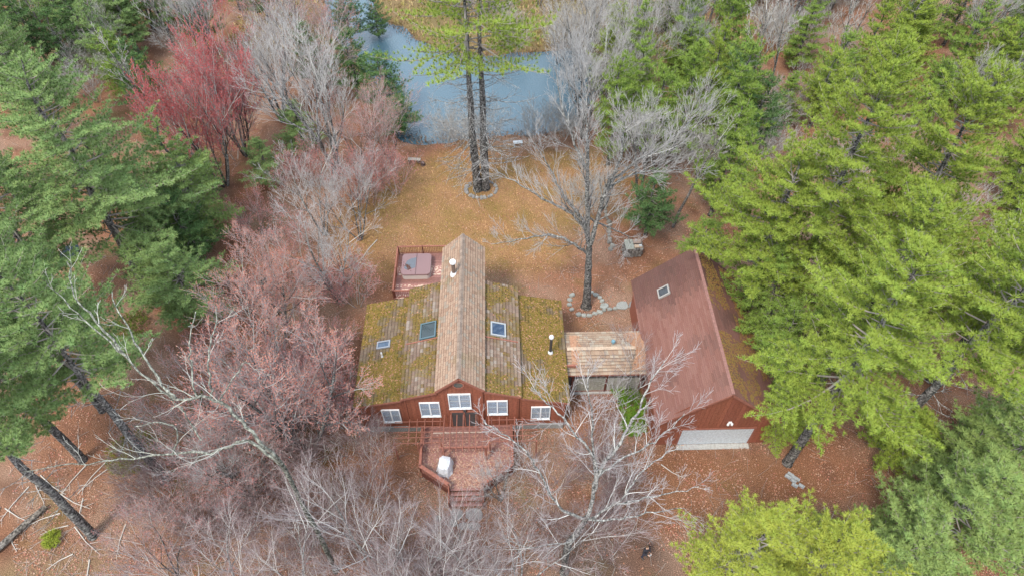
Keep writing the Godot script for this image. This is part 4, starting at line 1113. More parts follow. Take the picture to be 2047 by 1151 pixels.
func build_trees() -> void:
	# broad pines, eight shapes, each in the palette of its stand
	var shapes := [
		{"h": 20.0, "cb": 7.0, "r": 5.4}, {"h": 21.0, "cb": 12.0, "r": 4.8}, {"h": 23.0, "cb": 6.5, "r": 5.9}, {"h": 21.0, "cb": 6.5, "r": 5.7},
		{"h": 15.0, "cb": 3.2, "r": 4.6}, {"h": 20.0, "cb": 6.5, "r": 5.0}, {"h": 12.0, "cb": 2.2, "r": 3.9}, {"h": 12.0, "cb": 2.0, "r": 4.2}, {"h": 21.0, "cb": 9.5, "r": 5.4}, {"h": 17.0, "cb": 6.8, "r": 5.8}]
	var made := {}
	var total := 0
	var i := 0
	for p: Array in PINES:
		var s: Dictionary = shapes[p[7]]
		var key := int(p[7])
		if not made.has(key):
			made[key] = pine_meshes(100 + key * 7, s.h, s.cb, s.r, 22, 0.28, 0.27, 1.9, 3.5 if s.cb > 10.0 else 0.0)
			total += made[key].tris
		var sc: float = p[2] / s.h
		var wide: float = p[4] / s.r
		place_pine("white_pine", made[key], Vector3(p[0], ground_y(p[0], p[1]), p[1]), fmod(i * 137.0, 360.0), Vector3(wide, sc, wide), Vector2(p[5], p[6]), p[8], p[9], "white pines around the clearing")
		i += 1
	print("pines ", total)
	# the twin pine on the lawn: two trunks, dead lower branches
	for k in 2:
		var ms := pine_meshes(300 + k, 23.0, 14.2, 6.8, 18, 0.34, 0.52, 2.6, 2.5, 1.16)
		total += ms.tris
		var x := -3.25 + 0.75 * k
		place_pine("white_pine", ms, Vector3(x, ground_y(x, -48.3) , -48.3 - 0.15 * k), 40.0 + 160.0 * k, Vector3.ONE, Vector2(-0.5 + k * 0.6, -0.3), 1, ["left trunk of the twin pine inside the stone ring on the lawn", "right trunk of the twin pine inside the stone ring on the lawn"][k], "twin pines on the lawn")
	var small := {}
	i = 0
	for p: Array in CONIFERS:
		var key := int(p[4])
		if not small.has(key):
			small[key] = pine_meshes(500 + key * 11, 10.0, 1.0 + 0.5 * key, 3.2, 20, 0.34, 0.31, 1.25 + 0.3 * key)
			total += small[key].tris
		var sc: float = p[2] / 10.0
		var wide: float = p[3] / 3.2
		place_pine("conifer", small[key], Vector3(p[0], ground_y(p[0], p[1]), p[1]), fmod(i * 97.0 + 20.0, 360.0), Vector3(wide, sc, wide), Vector2.ZERO, p[5], p[6], "smaller conifers in the woods")
		i += 1
	print("with conifers ", total)
	var kinds := bare_kinds()
	var grown := {}
	i = 0
	for p: Array in BARES:
		var key: String = p[3] + str(i % 2)
		if p[3] in ["R", "T", "P", "B", "C"]:
			key = p[3] + "0"
		if not grown.has(key):
			grown[key] = [bare_meshes(700 + key.hash() % 90, 13.0, kinds[p[3]]), 13.0]
			total += grown[key][0].tris
		place_bare(p[4], grown[key][0], Vector3(p[0], ground_y(p[0], p[1]), p[1]), fmod(i * 111.0, 360.0), p[2] / 13.0, p[5], "tree", "bare trees of the woods")
		i += 1
	print("with bare ", total)
	limb_tree("oak_tree", OAK, "large grey bare oak with spreading limbs standing behind the house", "tree", 0.36, kinds["G"].merged({"bark": Color(0.36, 0.345, 0.33), "limb": 0.0135, "reach": 1.1, "pale": Color(0.52, 0.51, 0.48), "twig": Color(0.42, 0.40, 0.39), "n": [7, 6, 6, 5]}, true), 31, 1.4)
	limb_tree("birch", BIRCH, "large spreading white birch at the bottom centre in front of the garage", "tree", 0.22, kinds["B"].merged({"bark": Color(0.34, 0.325, 0.31), "twig": Color(0.45, 0.41, 0.41), "n": [7, 6, 6, 4]}, true), 32)
	limb_tree("lichened_tree", LICHEN, "half-dead tree with thick pale lichened limbs reaching over the left woods", "tree", 0.14, kinds["H"].merged({"bark": Color(0.34, 0.34, 0.29), "pale": Color(0.52, 0.53, 0.45), "twig": Color(0.54, 0.53, 0.48), "reach": 0.85, "gnarl": 0.26, "n": [5, 4, 3, 2]}, true), 33, 0.42)
	var sap := {}
	i = 0
	for p: Array in SAPLINGS:
		var key: String = p[2] + str(i % 2)
		if not sap.has(key):
			sap[key] = bare_meshes(900 + key.hash() % 77, 4.2, kinds[p[2]])
			total += sap[key].tris
		place_bare("sapling", sap[key], Vector3(p[0], ground_y(p[0], p[1]), p[1]), fmod(i * 67.0, 360.0), 0.75 + 0.5 * fmod(i * 0.618, 1.0), SAPLING_LABELS[p[3]], "sapling", "saplings of thicket " + str(p[3] + 1))
		i += 1
	print("all trees ", total)


# ---------------------------------------------------------------- buildings
const RED := Color(0.305, 0.098, 0.056)
const TRIM := Color(0.33, 0.125, 0.085)
const WHITE := Color(0.78, 0.79, 0.80)
const XC := -0.22


func shingle_colour(kind: String, x: float, d: float) -> Color:
	var r := rng.randf()
	var big := 0.5 + 0.5 * noise_a.get_noise_2d(x * 14.0 + 31.0, d * 14.0)
	var fine := 0.5 + 0.5 * noise_b.get_noise_2d(x * 60.0, d * 60.0 + 90.0)
	var c := Color.WHITE
	match kind:
		"tan":
			c = Color(0.62, 0.435, 0.320).lerp(Color(0.43, 0.265, 0.19), r * r)
			if r > 0.86:
				c = Color(0.50, 0.40, 0.32)
			c = c.lerp(Color(0.26, 0.235, 0.10), smoothstep(0.62, 0.85, big) * 0.5)
		"sand":
			c = Color(0.56, 0.41, 0.30).lerp(Color(0.40, 0.25, 0.175), r * r)
			if r > 0.8:
				c = Color(0.60, 0.49, 0.38)
			c = c.lerp(Color(0.42, 0.22, 0.14), smoothstep(0.7, 0.9, big) * 0.4)
		"moss":
			c = Color(0.42, 0.31, 0.24).lerp(Color(0.28, 0.19, 0.15), r)
			if r > 0.88:
				c = Color(0.44, 0.36, 0.30)
			var green := Color(0.175, 0.150, 0.035).lerp(Color(0.26, 0.165, 0.05), fine)
			c = c.lerp(green, smoothstep(0.42, 0.66, big * 0.65 + fine * 0.35 + 0.05) * 0.85)
		"heavy":
			c = Color(0.33, 0.25, 0.18).lerp(Color(0.24, 0.17, 0.125), r)
			var green2 := Color(0.18, 0.152, 0.035).lerp(Color(0.27, 0.17, 0.05), fine)
			c = c.lerp(green2, smoothstep(0.36, 0.54, big * 0.75 + fine * 0.25 + 0.05) * 0.92)
		"red":
			c = Color(0.375, 0.195, 0.160).lerp(Color(0.315, 0.150, 0.120), r)
			c = c.lerp(Color(0.17, 0.105, 0.09), smoothstep(0.5, 0.8, big) * 0.6)
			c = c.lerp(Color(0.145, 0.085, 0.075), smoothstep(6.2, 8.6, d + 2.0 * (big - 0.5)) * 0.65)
	return c


# one roof plane: a, b along the eave (front, back), c, e along the top (back, front)
func roof(parent: Node, a: Vector3, b: Vector3, c: Vector3, e: Vector3, kind: String, course: float, wide: float, label: String) -> Node3D:
	var u := b - a
	var w := e - a
	var nn := u.cross(w).normalized()
	var m := MB.new()
	var ring := [a, b, c, e]
	if nn.y < 0.0:
		nn = -nn
		ring = [a, e, c, b]
	var low := []
	for p: Vector3 in ring:
		low.append(p - nn * 0.13)
	m.hexa(low + ring, TRIM)
	var slab := obj("roof", m.mesh(), mats["painted"], parent)
	slab.set_meta("label", label)
	var sm := MB.new()
	var ul := u.length()
	var wl := w.length()
	var ud := u / ul
	var wd := w / wl
	var rows := int(wl / course)
	var flip := u.cross(w).y < 0.0
	for j in rows:
		var w0 := j * course - (0.04 if j == 0 else 0.0)
		var w1 := minf((j + 1) * course + 0.02, wl)
		if j == rows - 1:
			w1 = wl
		var x := -0.02
		var first := rng.randf_range(0.4, 1.0)
		while x < ul:
			var x1 := minf(x + wide * rng.randf_range(0.8, 1.2) * first, ul + 0.02)
			first = 1.0
			var p := a + ud * (x + x1) * 0.5 + wd * (w0 + w1) * 0.5
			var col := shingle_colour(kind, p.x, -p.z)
			var lift := 0.024 + rng.randf() * 0.012
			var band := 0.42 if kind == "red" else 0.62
			var part := 0.30 + 0.12 * rng.randf()
			var x0 := x + 0.006
			x1 -= 0.006
			var lows := [a + ud * x0 + wd * w0, a + ud * x1 + wd * w0]
			var mids := [a + ud * x0 + wd * lerpf(w0, w1, 1.0 - part), a + ud * x1 + wd * lerpf(w0, w1, 1.0 - part)]
			var tops := [a + ud * x0 + wd * w1, a + ud * x1 + wd * w1]
			var i0 := 1 if flip else 0
			var i1 := 1 - i0
			var lm := lerpf(lift, 0.008, 1.0 - part)
			sm.quad(lows[i0] + nn * 0.003, lows[i1] + nn * 0.003, lows[i1] + nn * lift, lows[i0] + nn * lift, col)
			sm.quad(lows[i0] + nn * lift, lows[i1] + nn * lift, mids[i1] + nn * lm, mids[i0] + nn * lm, col)
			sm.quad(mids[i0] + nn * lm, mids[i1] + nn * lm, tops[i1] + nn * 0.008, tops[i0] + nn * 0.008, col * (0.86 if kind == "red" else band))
			x1 += 0.006
			x = x1
	obj("shingles", sm.mesh(), mats["shingle"], slab, "stuff")
	if kind == "moss" or kind == "heavy":
		var mm := MB.new()
		var many := int(ul * wl * (230.0 if kind == "heavy" else 100.0))
		for k in many:
			var px := rng.randf() * ul
			var pw := rng.randf() * wl
			var p := a + ud * px + wd * pw
			var big := 0.5 + 0.5 * noise_a.get_noise_2d(p.x * 14.0 + 31.0, -p.z * 14.0)
			var fine := 0.5 + 0.5 * noise_b.get_noise_2d(p.x * 60.0, -p.z * 60.0 + 90.0)
			var want := big * 0.62 + fine * 0.38 + (0.07 if kind == "heavy" else 0.01)
			if want < 0.47 + rng.randf() * 0.16:
				continue
			var s := rng.randf_range(0.03, 0.085)
			var top := p + nn * (0.035 + s * 0.4)
			var col := Color(0.155, 0.130, 0.035).lerp(Color(0.25, 0.152, 0.05), rng.randf())
			if rng.randf() < 0.22:
				col = Color(0.34, 0.19, 0.12) * rng.randf_range(0.6, 1.2)
			var a0 := rng.randf() * TAU
			for i in 5:
				var g0 := a0 + TAU * i / 5.0
				var g1 := a0 + TAU * (i + 1) / 5.0
				mm.tri(top, p + nn * 0.012 + (ud * cos(g0) + wd * sin(g0)) * s, p + nn * 0.012 + (ud * cos(g1) + wd * sin(g1)) * s, col)
		obj("moss", mm.mesh(), mats["leaf"], slab, "stuff")
	return slab


func window(parent: Node, x0: float, x1: float, y0: float, y1: float, z: float, blind: Color) -> void:
	var w := Node3D.new()
	w.name = "window"
	parent.add_child(w, true)
	w.position = Vector3((x0 + x1) * 0.5, (y0 + y1) * 0.5, z)
	var W := x1 - x0
	var H := y1 - y0
	var m := MB.new()
	for s: float in [-1.0, 1.0]:
		m.box(Vector3(s * (W * 0.5 - 0.03), 0, 0.05), Vector3(0.06, H, 0.10), WHITE)
		m.box(Vector3(0, s * (H * 0.5 - 0.03), 0.05), Vector3(W - 0.12, 0.06, 0.10), WHITE)
	m.box(Vector3(0, 0, 0.045), Vector3(0.085, H - 0.12, 0.09), WHITE)
	obj("frame", m.mesh(), mats["cloth"], w)
	put_box("sill", w, Vector3(0, -H * 0.5 - 0.03, 0.08), Vector3(W + 0.04, 0.04, 0.11), mats["white_paint"])
	for s: float in [-1.0, 1.0]:
		var pw := W * 0.5 - 0.105
		put_box("pane", w, Vector3(s * (W * 0.25 - 0.009), 0, 0.05), Vector3(pw, H - 0.13, 0.008), mats["glass"])
		var b := MB.new()
		var rows := 9
		for k in rows:
			var t := (k + 0.5) / rows - 0.5
			b.box(Vector3(s * (W * 0.25 - 0.009), t * (H - 0.14), 0.026), Vector3(pw, (H - 0.14) / rows - 0.012, 0.006), blind * (0.9 + 0.2 * fmod(k * 0.37, 1.0)), Basis(Vector3.RIGHT, 0.18))
		obj("blind", b.mesh(), mats["cloth"], w)
		put_box("meeting_rail", w, Vector3(s * (W * 0.25 - 0.009), 0.02, 0.062), Vector3(pw, 0.022, 0.016), mats["grey_concrete"])


# vertical siding boards under a straight or sloping top edge
func siding(parent: Node, x0: float, x1: float, y0: float, ya: float, yb: float, z: float) -> void:
	var n := int(round((x1 - x0) / 0.29))
	var step := (x1 - x0) / n
	for i in n:
		var a := x0 + i * step + 0.009
		var b := x0 + (i + 1) * step - 0.009
		var ta := lerpf(ya, yb, (a - x0) / (x1 - x0))
		var tb := lerpf(ya, yb, (b - x0) / (x1 - x0))
		var m := MB.new()
		m.prism([Vector2(a, y0), Vector2(b, y0), Vector2(b, tb), Vector2(a, ta)], z + 0.018, z + 0.001, RED * rng.randf_range(0.86, 1.12))
		obj("siding_board", m.mesh(), mats["painted"], parent)


func skylight(parent: Node, at: Vector3, w: float, l: float, slope: float, frame: Color, glass: Color, open := 0.0) -> void:
	var s := Node3D.new()
	s.name = "skylight"
	parent.add_child(s, true)
	s.position = at
	s.rotation.z = slope
	var m := MB.new()
	for k: float in [-1.0, 1.0]:
		m.box(Vector3(k * (w * 0.5 - 0.05), 0.06, 0), Vector3(0.10, 0.16, l), frame)
		m.box(Vector3(0, 0.06, k * (l * 0.5 - 0.05)), Vector3(w - 0.2, 0.16, 0.10), frame)
	obj("frame", m.mesh(), mats["plastic"], s)
	var g := MB.new()
	g.box(Vector3(0, 0.08, 0), Vector3(w - 0.2, 0.03, l - 0.2), glass)
	obj("pane", g.mesh(), mats["dark_glass"], s)


func pipe(parent: Node, called: String, at: Vector3, r: float, h: float, body: Color, cap: Color, cap_r: float) -> void:
	var p := Node3D.new()
	p.name = called
	parent.add_child(p, true)
	p.position = at
	var m := MB.new()
	m.lathe(Vector3.ZERO, [Vector2(r, -0.3), Vector2(r, h), Vector2(0, h)], 12, body)
	obj("flue", m.mesh(), mats["plastic"], p)
	var f := MB.new()
	f.lathe(Vector3.ZERO, [Vector2(r * 2.1, -0.16), Vector2(r * 1.7, 0.04), Vector2(r * 1.08, 0.16)], 12, Color(0.66, 0.67, 0.68))
	obj("flashing", f.mesh(), mats["plastic"], p)
	var c := MB.new()
	c.lathe(Vector3(0, h, 0), [Vector2(cap_r, 0.0), Vector2(cap_r, 0.12), Vector2(cap_r * 0.72, 0.2), Vector2(0, 0.24)], 12, cap)
	obj("cap", c.mesh(), mats["plastic"], p)


func build_house() -> void:
	rng.seed = 12
	var h := thing("cabin", "red cabin with stepped mossy roofs, white windows and three skylights", "house", HOUSE_AT, HOUSE_TURN)
	# walls: wings, middle bays, centre
	var wm := MB.new()
	wm.prism([Vector2(XC - 6.95, 0.3), Vector2(XC + 6.95, 0.3), Vector2(XC + 6.95, 3.58), Vector2(XC + 3.6, 4.42), Vector2(XC - 3.6, 4.42), Vector2(XC - 6.95, 3.58)], -0.1, -8.2, RED)
	wm.prism([Vector2(XC - 3.72, 0.3), Vector2(XC + 3.72, 0.3), Vector2(XC + 3.72, 4.7), Vector2(XC + 1.3, 5.48), Vector2(XC - 1.3, 5.48), Vector2(XC - 3.72, 4.7)], 0.0, -8.7, RED)
	wm.prism([Vector2(XC - 1.36, 0.3), Vector2(XC + 1.36, 0.3), Vector2(XC + 1.36, 5.94), Vector2(XC, 7.24), Vector2(XC - 1.36, 5.94)], 0.14, -11.9, RED)
	obj("wall", wm.mesh(), mats["painted"], h)
	siding(h, XC - 6.95, XC - 3.76, 0.5, 3.56, 4.36, -0.1)
	siding(h, XC + 3.76, XC + 6.95, 0.5, 4.36, 3.56, -0.1)
	siding(h, XC - 3.72, XC - 1.4, 0.5, 4.66, 5.44, 0.0)
	siding(h, XC + 1.4, XC + 3.72, 0.5, 5.44, 4.66, 0.0)
	siding(h, XC - 1.36, XC, 0.5, 5.90, 7.18, 0.14)
	siding(h, XC, XC + 1.36, 0.5, 7.18, 5.90, 0.14)
	var fm := MB.new()
	fm.box(Vector3(XC, 0.1, -4.15), Vector3(14.0, 0.9, 8.4), Color(0.44, 0.44, 0.43))
	obj("foundation", fm.mesh(), mats["concrete"], h)
	# roofs
	for s: float in [-1.0, 1.0]:
		var side := "left" if s < 0.0 else "right"
		roof(h, Vector3(XC + s * 7.25, 3.67, 0.15), Vector3(XC + s * 7.25, 3.67, -8.6), Vector3(XC + s * 3.72, 4.55, -8.6), Vector3(XC + s * 3.72, 4.55, 0.15), "heavy", 0.24, 0.3, "low %s wing roof, thick with olive moss" % side)
		roof(h, Vector3(XC + s * 3.97, 4.8, 0.25), Vector3(XC + s * 3.97, 4.8, -9.1), Vector3(XC + s * 1.38, 5.65, -9.1), Vector3(XC + s * 1.38, 5.65, 0.25), "moss", 0.24, 0.3, "%s middle roof with patchy moss" % side)
		roof(h, Vector3(XC + s * 1.57, 5.9, 0.36), Vector3(XC + s * 1.57, 5.9, -12.15), Vector3(XC, 7.41, -12.15), Vector3(XC, 7.41, 0.36), "tan", 0.24, 0.3, "%s slope of the tan shingled main gable" % side)
		# fascia boards along the front edges
		for q: Array in [[7.25, 3.67, 3.97, 4.50, 0.17], [3.97, 4.8, 1.57, 5.58, 0.27], [1.57, 5.9, 0.02, 7.39, 0.38]]:
			var a := Vector3(XC + s * q[0], q[1] - 0.11, q[4])
			var b := Vector3(XC + s * q[2], q[3] - 0.11, q[4])
			put_box("fascia", h, (a + b) * 0.5, Vector3(a.distance_to(b), 0.17, 0.035), mats["red_trim"], Basis(Vector3.BACK, atan2(b.y - a.y, b.x - a.x)))
		for q2: Array in [[7.27, 3.60, 0.15, -8.6], [3.99, 4.73, 0.25, -9.1], [1.59, 5.83, 0.36, -12.15]]:
			put_box("gutter", h, Vector3(XC + s * q2[0], q2[1], (q2[2] + q2[3]) * 0.5), Vector3(0.035, 0.14, q2[2] - q2[3]), mats["red_trim"])
		put_box("flashing_strip", h, Vector3(XC + s * 2.72, 5.255, -4.08), Vector3(2.45, 0.05, 0.07), mats["red_trim"], Basis(Vector3.BACK, -s * 0.318))
		put_box("corner_board", h, Vector3(XC + s * 3.78, 2.5, 0.0), Vector3(0.09, 4.3, 0.09), mats["red_paint"])
		put_box("corner_board", h, Vector3(XC + s * 1.40, 3.2, 0.13), Vector3(0.09, 5.4, 0.09), mats["red_paint"])
		put_box("corner_board", h, Vector3(XC + s * 6.98, 2.0, -0.1), Vector3(0.09, 3.1, 0.09), mats["red_paint"])
	var rm := MB.new()
	for k in 40:
		var z0 := 0.38 - k * 0.3135
		for s: float in [-1.0, 1.0]:
			var lift := 0.05 + 0.012 * float(k % 2)
			var col := Color(0.48, 0.37, 0.30) * rng.randf_range(0.8, 1.1)
			var p0 := Vector3(XC, 7.41 + lift, z0)
			var p1 := Vector3(XC, 7.41 + lift - 0.012, z0 - 0.33)
			var q0 := Vector3(XC + s * 0.16, 7.41 - 0.154 + lift, z0)
			var q1 := Vector3(XC + s * 0.16, 7.41 - 0.154 + lift - 0.012, z0 - 0.33)
			if s > 0:
				rm.quad(p0, q0, q1, p1, col)
			else:
				rm.quad(q0, p0, p1, q1, col)
	obj("ridge_cap", rm.mesh(), mats["shingle"], h)
	# windows and door
	var blue := Color(0.42, 0.56, 0.70)
	window(h, -1.06, 0.43, 3.42, 5.25, 0.165, Color(0.52, 0.62, 0.72))
	window(h, -3.07, -1.71, 2.17, 3.99, 0.02, blue)
	window(h, -5.76, -4.52, 1.30, 2.96, -0.08, blue)
	window(h, 1.47, 2.86, 2.26, 4.03, 0.02, blue)
	window(h, 4.47, 5.80, 1.28, 2.94, -0.08, Color(0.32, 0.42, 0.52))
	var oct := MB.new()
	var og := MB.new()
	for k in 8:
		var a0 := TAU * (k + 0.5) / 8.0
		var a1 := TAU * (k + 1.5) / 8.0
		var c0 := Vector3(cos(a0) * 0.40, sin(a0) * 0.38, 0.03)
		var c1 := Vector3(cos(a1) * 0.40, sin(a1) * 0.38, 0.03)
		oct.quad(c0, c1, c1 * Vector3(0.78, 0.78, 1), c0 * Vector3(0.78, 0.78, 1), TRIM * 1.3)
		oct.quad(c0 * Vector3(1, 1, 0), c1 * Vector3(1, 1, 0), c1, c0, TRIM)
		og.tri(Vector3(0, 0, 0.012), c0 * Vector3(0.8, 0.8, 0.4), c1 * Vector3(0.8, 0.8, 0.4), Color(0.10, 0.11, 0.10))
	var ow := Node3D.new()
	ow.name = "gable_window"
	h.add_child(ow, true)
	ow.position = Vector3(XC - 0.08, 6.28, 0.16)
	obj("frame", oct.mesh(), mats["painted"], ow)
	obj("pane", og.mesh(), mats["dark_glass"], ow)
	var d := Node3D.new()
	d.name = "door"
	h.add_child(d, true)
	d.position = Vector3(-0.1, 1.85, 0.165)
	var dm := MB.new()
	for x: float in [-0.9, 0.0, 0.9]:
		dm.box(Vector3(x, 0, 0.03), Vector3(0.09, 2.1, 0.06), TRIM)
	for y: float in [-1.03, 1.03]:
		dm.box(Vector3(0, y, 0.03), Vector3(1.72, 0.08, 0.06), TRIM)
	obj("frame", dm.mesh(), mats["painted"], d)
	for s: float in [-1.0, 1.0]:
		var gm := MB.new()
		gm.box(Vector3(s * 0.45, 0, 0.02), Vector3(0.8, 1.96, 0.02), Color(0.05, 0.06, 0.065))
		obj("pane", gm.mesh(), mats["dark_glass"], d)
	put_box("porch_lamp", h, Vector3(-0.05, 3.12, 0.24), Vector3(0.16, 0.28, 0.14), mats["dark_metal"])
	# skylights, flues
	var sl := 0.318
	skylight(h, Vector3(-2.55, 5.345, -4.85), 1.2, 1.35, sl, Color(0.085, 0.135, 0.16), Color(0.015, 0.025, 0.025))
	skylight(h, Vector3(2.28, 5.30, -4.85), 1.1, 1.15, -sl, Color(0.34, 0.36, 0.38), Color(0.04, 0.07, 0.12))
	skylight(h, Vector3(-5.82, 4.06, -4.6), 1.0, 0.62, 0.244, Color(0.27, 0.28, 0.31), Color(0.05, 0.08, 0.13))
	pipe(h, "chimney_pipe", Vector3(-0.8, 6.95, -8.7), 0.14, 1.15, Color(0.16, 0.11, 0.09), Color(0.82, 0.82, 0.83), 0.23)
	pipe(h, "stove_pipe", Vector3(5.95, 4.03, -3.75), 0.10, 1.75, Color(0.05, 0.045, 0.05), Color(0.60, 0.61, 0.63), 0.17)
	pipe(h, "vent_pipe", Vector3(-5.84, 4.10, -3.6), 0.05, 0.32, Color(0.7, 0.7, 0.7), Color(0.75, 0.75, 0.75), 0.06)
	# a short red eave return where the breezeway meets the right wing
	put_box("eave_return", h, Vector3(7.35, 3.52, -2.9), Vector3(0.85, 0.22, 0.12), mats["red_trim"])


func rails(t: Node, a: Vector3, b: Vector3, top: float, post_n: int, wide := 0.12) -> void:
	var d := b - a
	var L := d.length()
	var turn := Basis(Vector3.UP, atan2(-d.z, d.x))
	var dir := d / L
	put_box("top_rail", t, (a + b) * 0.5 + Vector3(0, top, 0), Vector3(L + 0.05, 0.05, wide), mats["red_trim"], turn)
	put_box("bottom_rail", t, (a + b) * 0.5 + Vector3(0, 0.12, 0), Vector3(L, 0.06, 0.045), mats["red_trim"], turn)
	for i in post_n + 1:
		put_box("post", t, a + d * float(i) / post_n + Vector3(0, top * 0.5 - 0.02, 0), Vector3(0.10, top + 0.10, 0.10), mats["red_dark"], turn)
	var n := int(L / 0.14)
	for i in n:
		var s := (i + 0.5) / n
		put_box("baluster", t, a + d * s + Vector3(0, 0.13 + (top - 0.14) * 0.5, 0), Vector3(0.04, top - 0.17, 0.04), mats["red_trim"], turn)


func build_decks() -> void:
	rng.seed = 5
	# front deck
	var t := thing("front_deck", "weathered red front deck with angled corners, railings and wide stairs", "deck", HOUSE_AT, HOUSE_TURN)
	var y := 0.75
	var d := 0.22
	while d < 4.85:
		var half := 3.1
		if d > 3.4:
			half = lerpf(3.1, 1.08, (d - 3.4) / 1.4)
		var w := rng.randf()
		var b := put_box("deck_board", t, Vector3(0.03, y, d), Vector3(snappedf(half * 2.0, 0.05), 0.04, 0.132), mats["deck_b"] if w < 0.35 else mats["deck_a"])
		b.position.y += rng.randf_range(-0.002, 0.002)
		d += 0.143
	for x: float in [-2.9, -1.0, 1.05, 2.95]:
		for z: float in [0.6, 3.2]:
			put_box("post", t, Vector3(x, 0.29, z), Vector3(0.14, 0.87, 0.14), mats["red_dark"])
	put_box("skirt", t, Vector3(-3.05, 0.34, 1.75), Vector3(0.03, 0.74, 3.2), mats["red_dark"])
	put_box("skirt", t, Vector3(3.11, 0.34, 1.75), Vector3(0.03, 0.74, 3.2), mats["red_dark"])
	for s: float in [-1.0, 1.0]:
		var a := Vector3(0.03 + s * 3.07, y, 3.42)
		var b := Vector3(0.03 + s * 1.14, y, 4.78)
		put_box("skirt", t, (a + b) * 0.5 + Vector3(0, -0.41, 0.02), Vector3(a.distance_to(b), 0.72, 0.03), mats["red_dark"], Basis(Vector3.UP, atan2(-(b - a).z, (b - a).x)))
		rails(t, Vector3(0.03 + s * 3.07, y, 0.5), a, 0.82, 2, 0.16)
		rails(t, a, b, 0.82, 1, 0.24)
		var l := put_box("stringer", t, Vector3(0.03 + s * 1.08, 0.36, 5.28), Vector3(0.05, 0.24, 1.15), mats["red_dark"])
		l.rotation.x = 0.62
		rails_sloped(t, Vector3(0.03 + s * 1.12, y, 4.85), Vector3(0.03 + s * 1.12, 0.02, 5.72))
	for k in 3:
		for j in 2:
			put_box("stair_tread", t, Vector3(0.03, 0.56 - 0.19 * k, 5.0 + 0.28 * k + 0.14 * j - 0.07), Vector3(2.08, 0.04, 0.13), mats["deck_a"] if (k + j) % 2 else mats["deck_b"])
	var lm := MB.new()
	for k in 2600:
		var q := Vector3(rng.randf_range(-3.0, 3.05), y + 0.028 + rng.randf() * 0.015, 0.3 + 4.4 * sqrt(rng.randf()))
		if absf(q.x) > (2.95 if q.z < 3.4 else lerpf(2.95, 1.0, (q.z - 3.4) / 1.4)):
			continue
		var a := rng.randf() * TAU
		var s := rng.randf_range(0.04, 0.085)
		var u := Vector3(cos(a), 0.1, sin(a)) * s
		var w2 := Vector3(-sin(a), 0.1, cos(a)) * s * 0.6
		lm.quad(q - u, q + w2, q + u, q - w2, Color(0.40, 0.21, 0.14).lerp(Color(0.50, 0.34, 0.27), rng.randf()) * rng.randf_range(0.6, 1.1))
	obj("leaf_drift", lm.mesh(), mats["leaf"], t, "stuff")
	# pergola over the entrance
	var p := thing("pergola", "red-brown open pergola of thin crossed bars over the front entrance", "pergola", HOUSE_AT, HOUSE_TURN)
	for i in 8:
		put_box("rafter", p, Vector3(-1.45 + i * 0.43, 2.72, 1.68), Vector3(0.05, 0.09, 2.7), mats["pergola"])
	put_box("beam", p, Vector3(-0.2, 2.62, 1.62), Vector3(3.9, 0.10, 0.06), mats["old_wood"])
	put_box("beam", p, Vector3(-0.05, 2.60, 2.70), Vector3(3.3, 0.14, 0.10), mats["pergola"])
	for s: float in [-1.0, 1.0]:
		for k in 5:
			put_box("lattice_bar", p, Vector3(s * 3.2, 2.30, 0.55 + 0.4 * k), Vector3(3.3, 0.045, 0.045), mats["pergola"])
		for k in 5:
			put_box("lattice_bar", p, Vector3(s * (1.75 + 0.52 * k), 2.345, 1.35), Vector3(0.045, 0.045, 1.95), mats["pergola"])
		for x: float in [1.62, 3.2, 4.75]:
			put_box("post", p, Vector3(s * x, 1.14 if x > 3.3 else 1.52, 2.2), Vector3(0.09, 2.36 if x > 3.3 else 1.52, 0.09), mats["red_trim"])
		put_box("post", p, Vector3(s * 1.42 - 0.05, 1.64, 2.70), Vector3(0.13, 1.80, 0.13), mats["red_trim"])
	# back deck with the hot tub
	var bk := thing("back_deck", "square red back deck with peeling paint and baluster railing", "deck", HOUSE_AT, HOUSE_TURN)
	d = 9.2
	while d < 16.15:
		var x0 := -6.1 if d > 11.3 else -3.6
		var wear := noise_b.get_noise_2d(d * 40.0, 7.0)
		put_box("deck_board", bk, Vector3((x0 - 1.75) * 0.5, 1.0, -d), Vector3(-1.75 - x0, 0.04, 0.132), mats["deck_c"] if wear > 0.12 else (mats["deck_a"] if wear > -0.15 else mats["deck_b"]))
		d += 0.143
	for x: float in [-6.0, -4.0, -2.0]:
		for z: float in [-11.5, -16.0]:
			put_box("post", bk, Vector3(x, 0.40, z), Vector3(0.15, 1.15, 0.15), mats["red_dark"])
	rails(bk, Vector3(-6.08, 1.02, -16.1), Vector3(-1.95, 1.02, -16.1), 0.9, 2)
	rails(bk, Vector3(-6.08, 1.02, -11.35), Vector3(-6.08, 1.02, -16.0), 0.9, 2)
	rails(bk, Vector3(-6.0, 1.02, -11.35), Vector3(-3.7, 1.02, -11.35), 0.9, 1)
	build_tub()


func rails_sloped(t: Node, a: Vector3, b: Vector3) -> void:
	var m := MB.new()
	m.tube(PackedVector3Array([a + Vector3(0, 0.82, 0), b + Vector3(0, 0.82, 0)]), 0.05, 0.05, 5, TRIM, TRIM, true)
	obj("hand_rail", m.mesh(), mats["painted"], t)
	for k in 2:
		put_box("post", t, a.lerp(b, 0.04 + 0.9 * k) + Vector3(0, 0.36, 0), Vector3(0.09, 0.86, 0.09), mats["red_dark"])


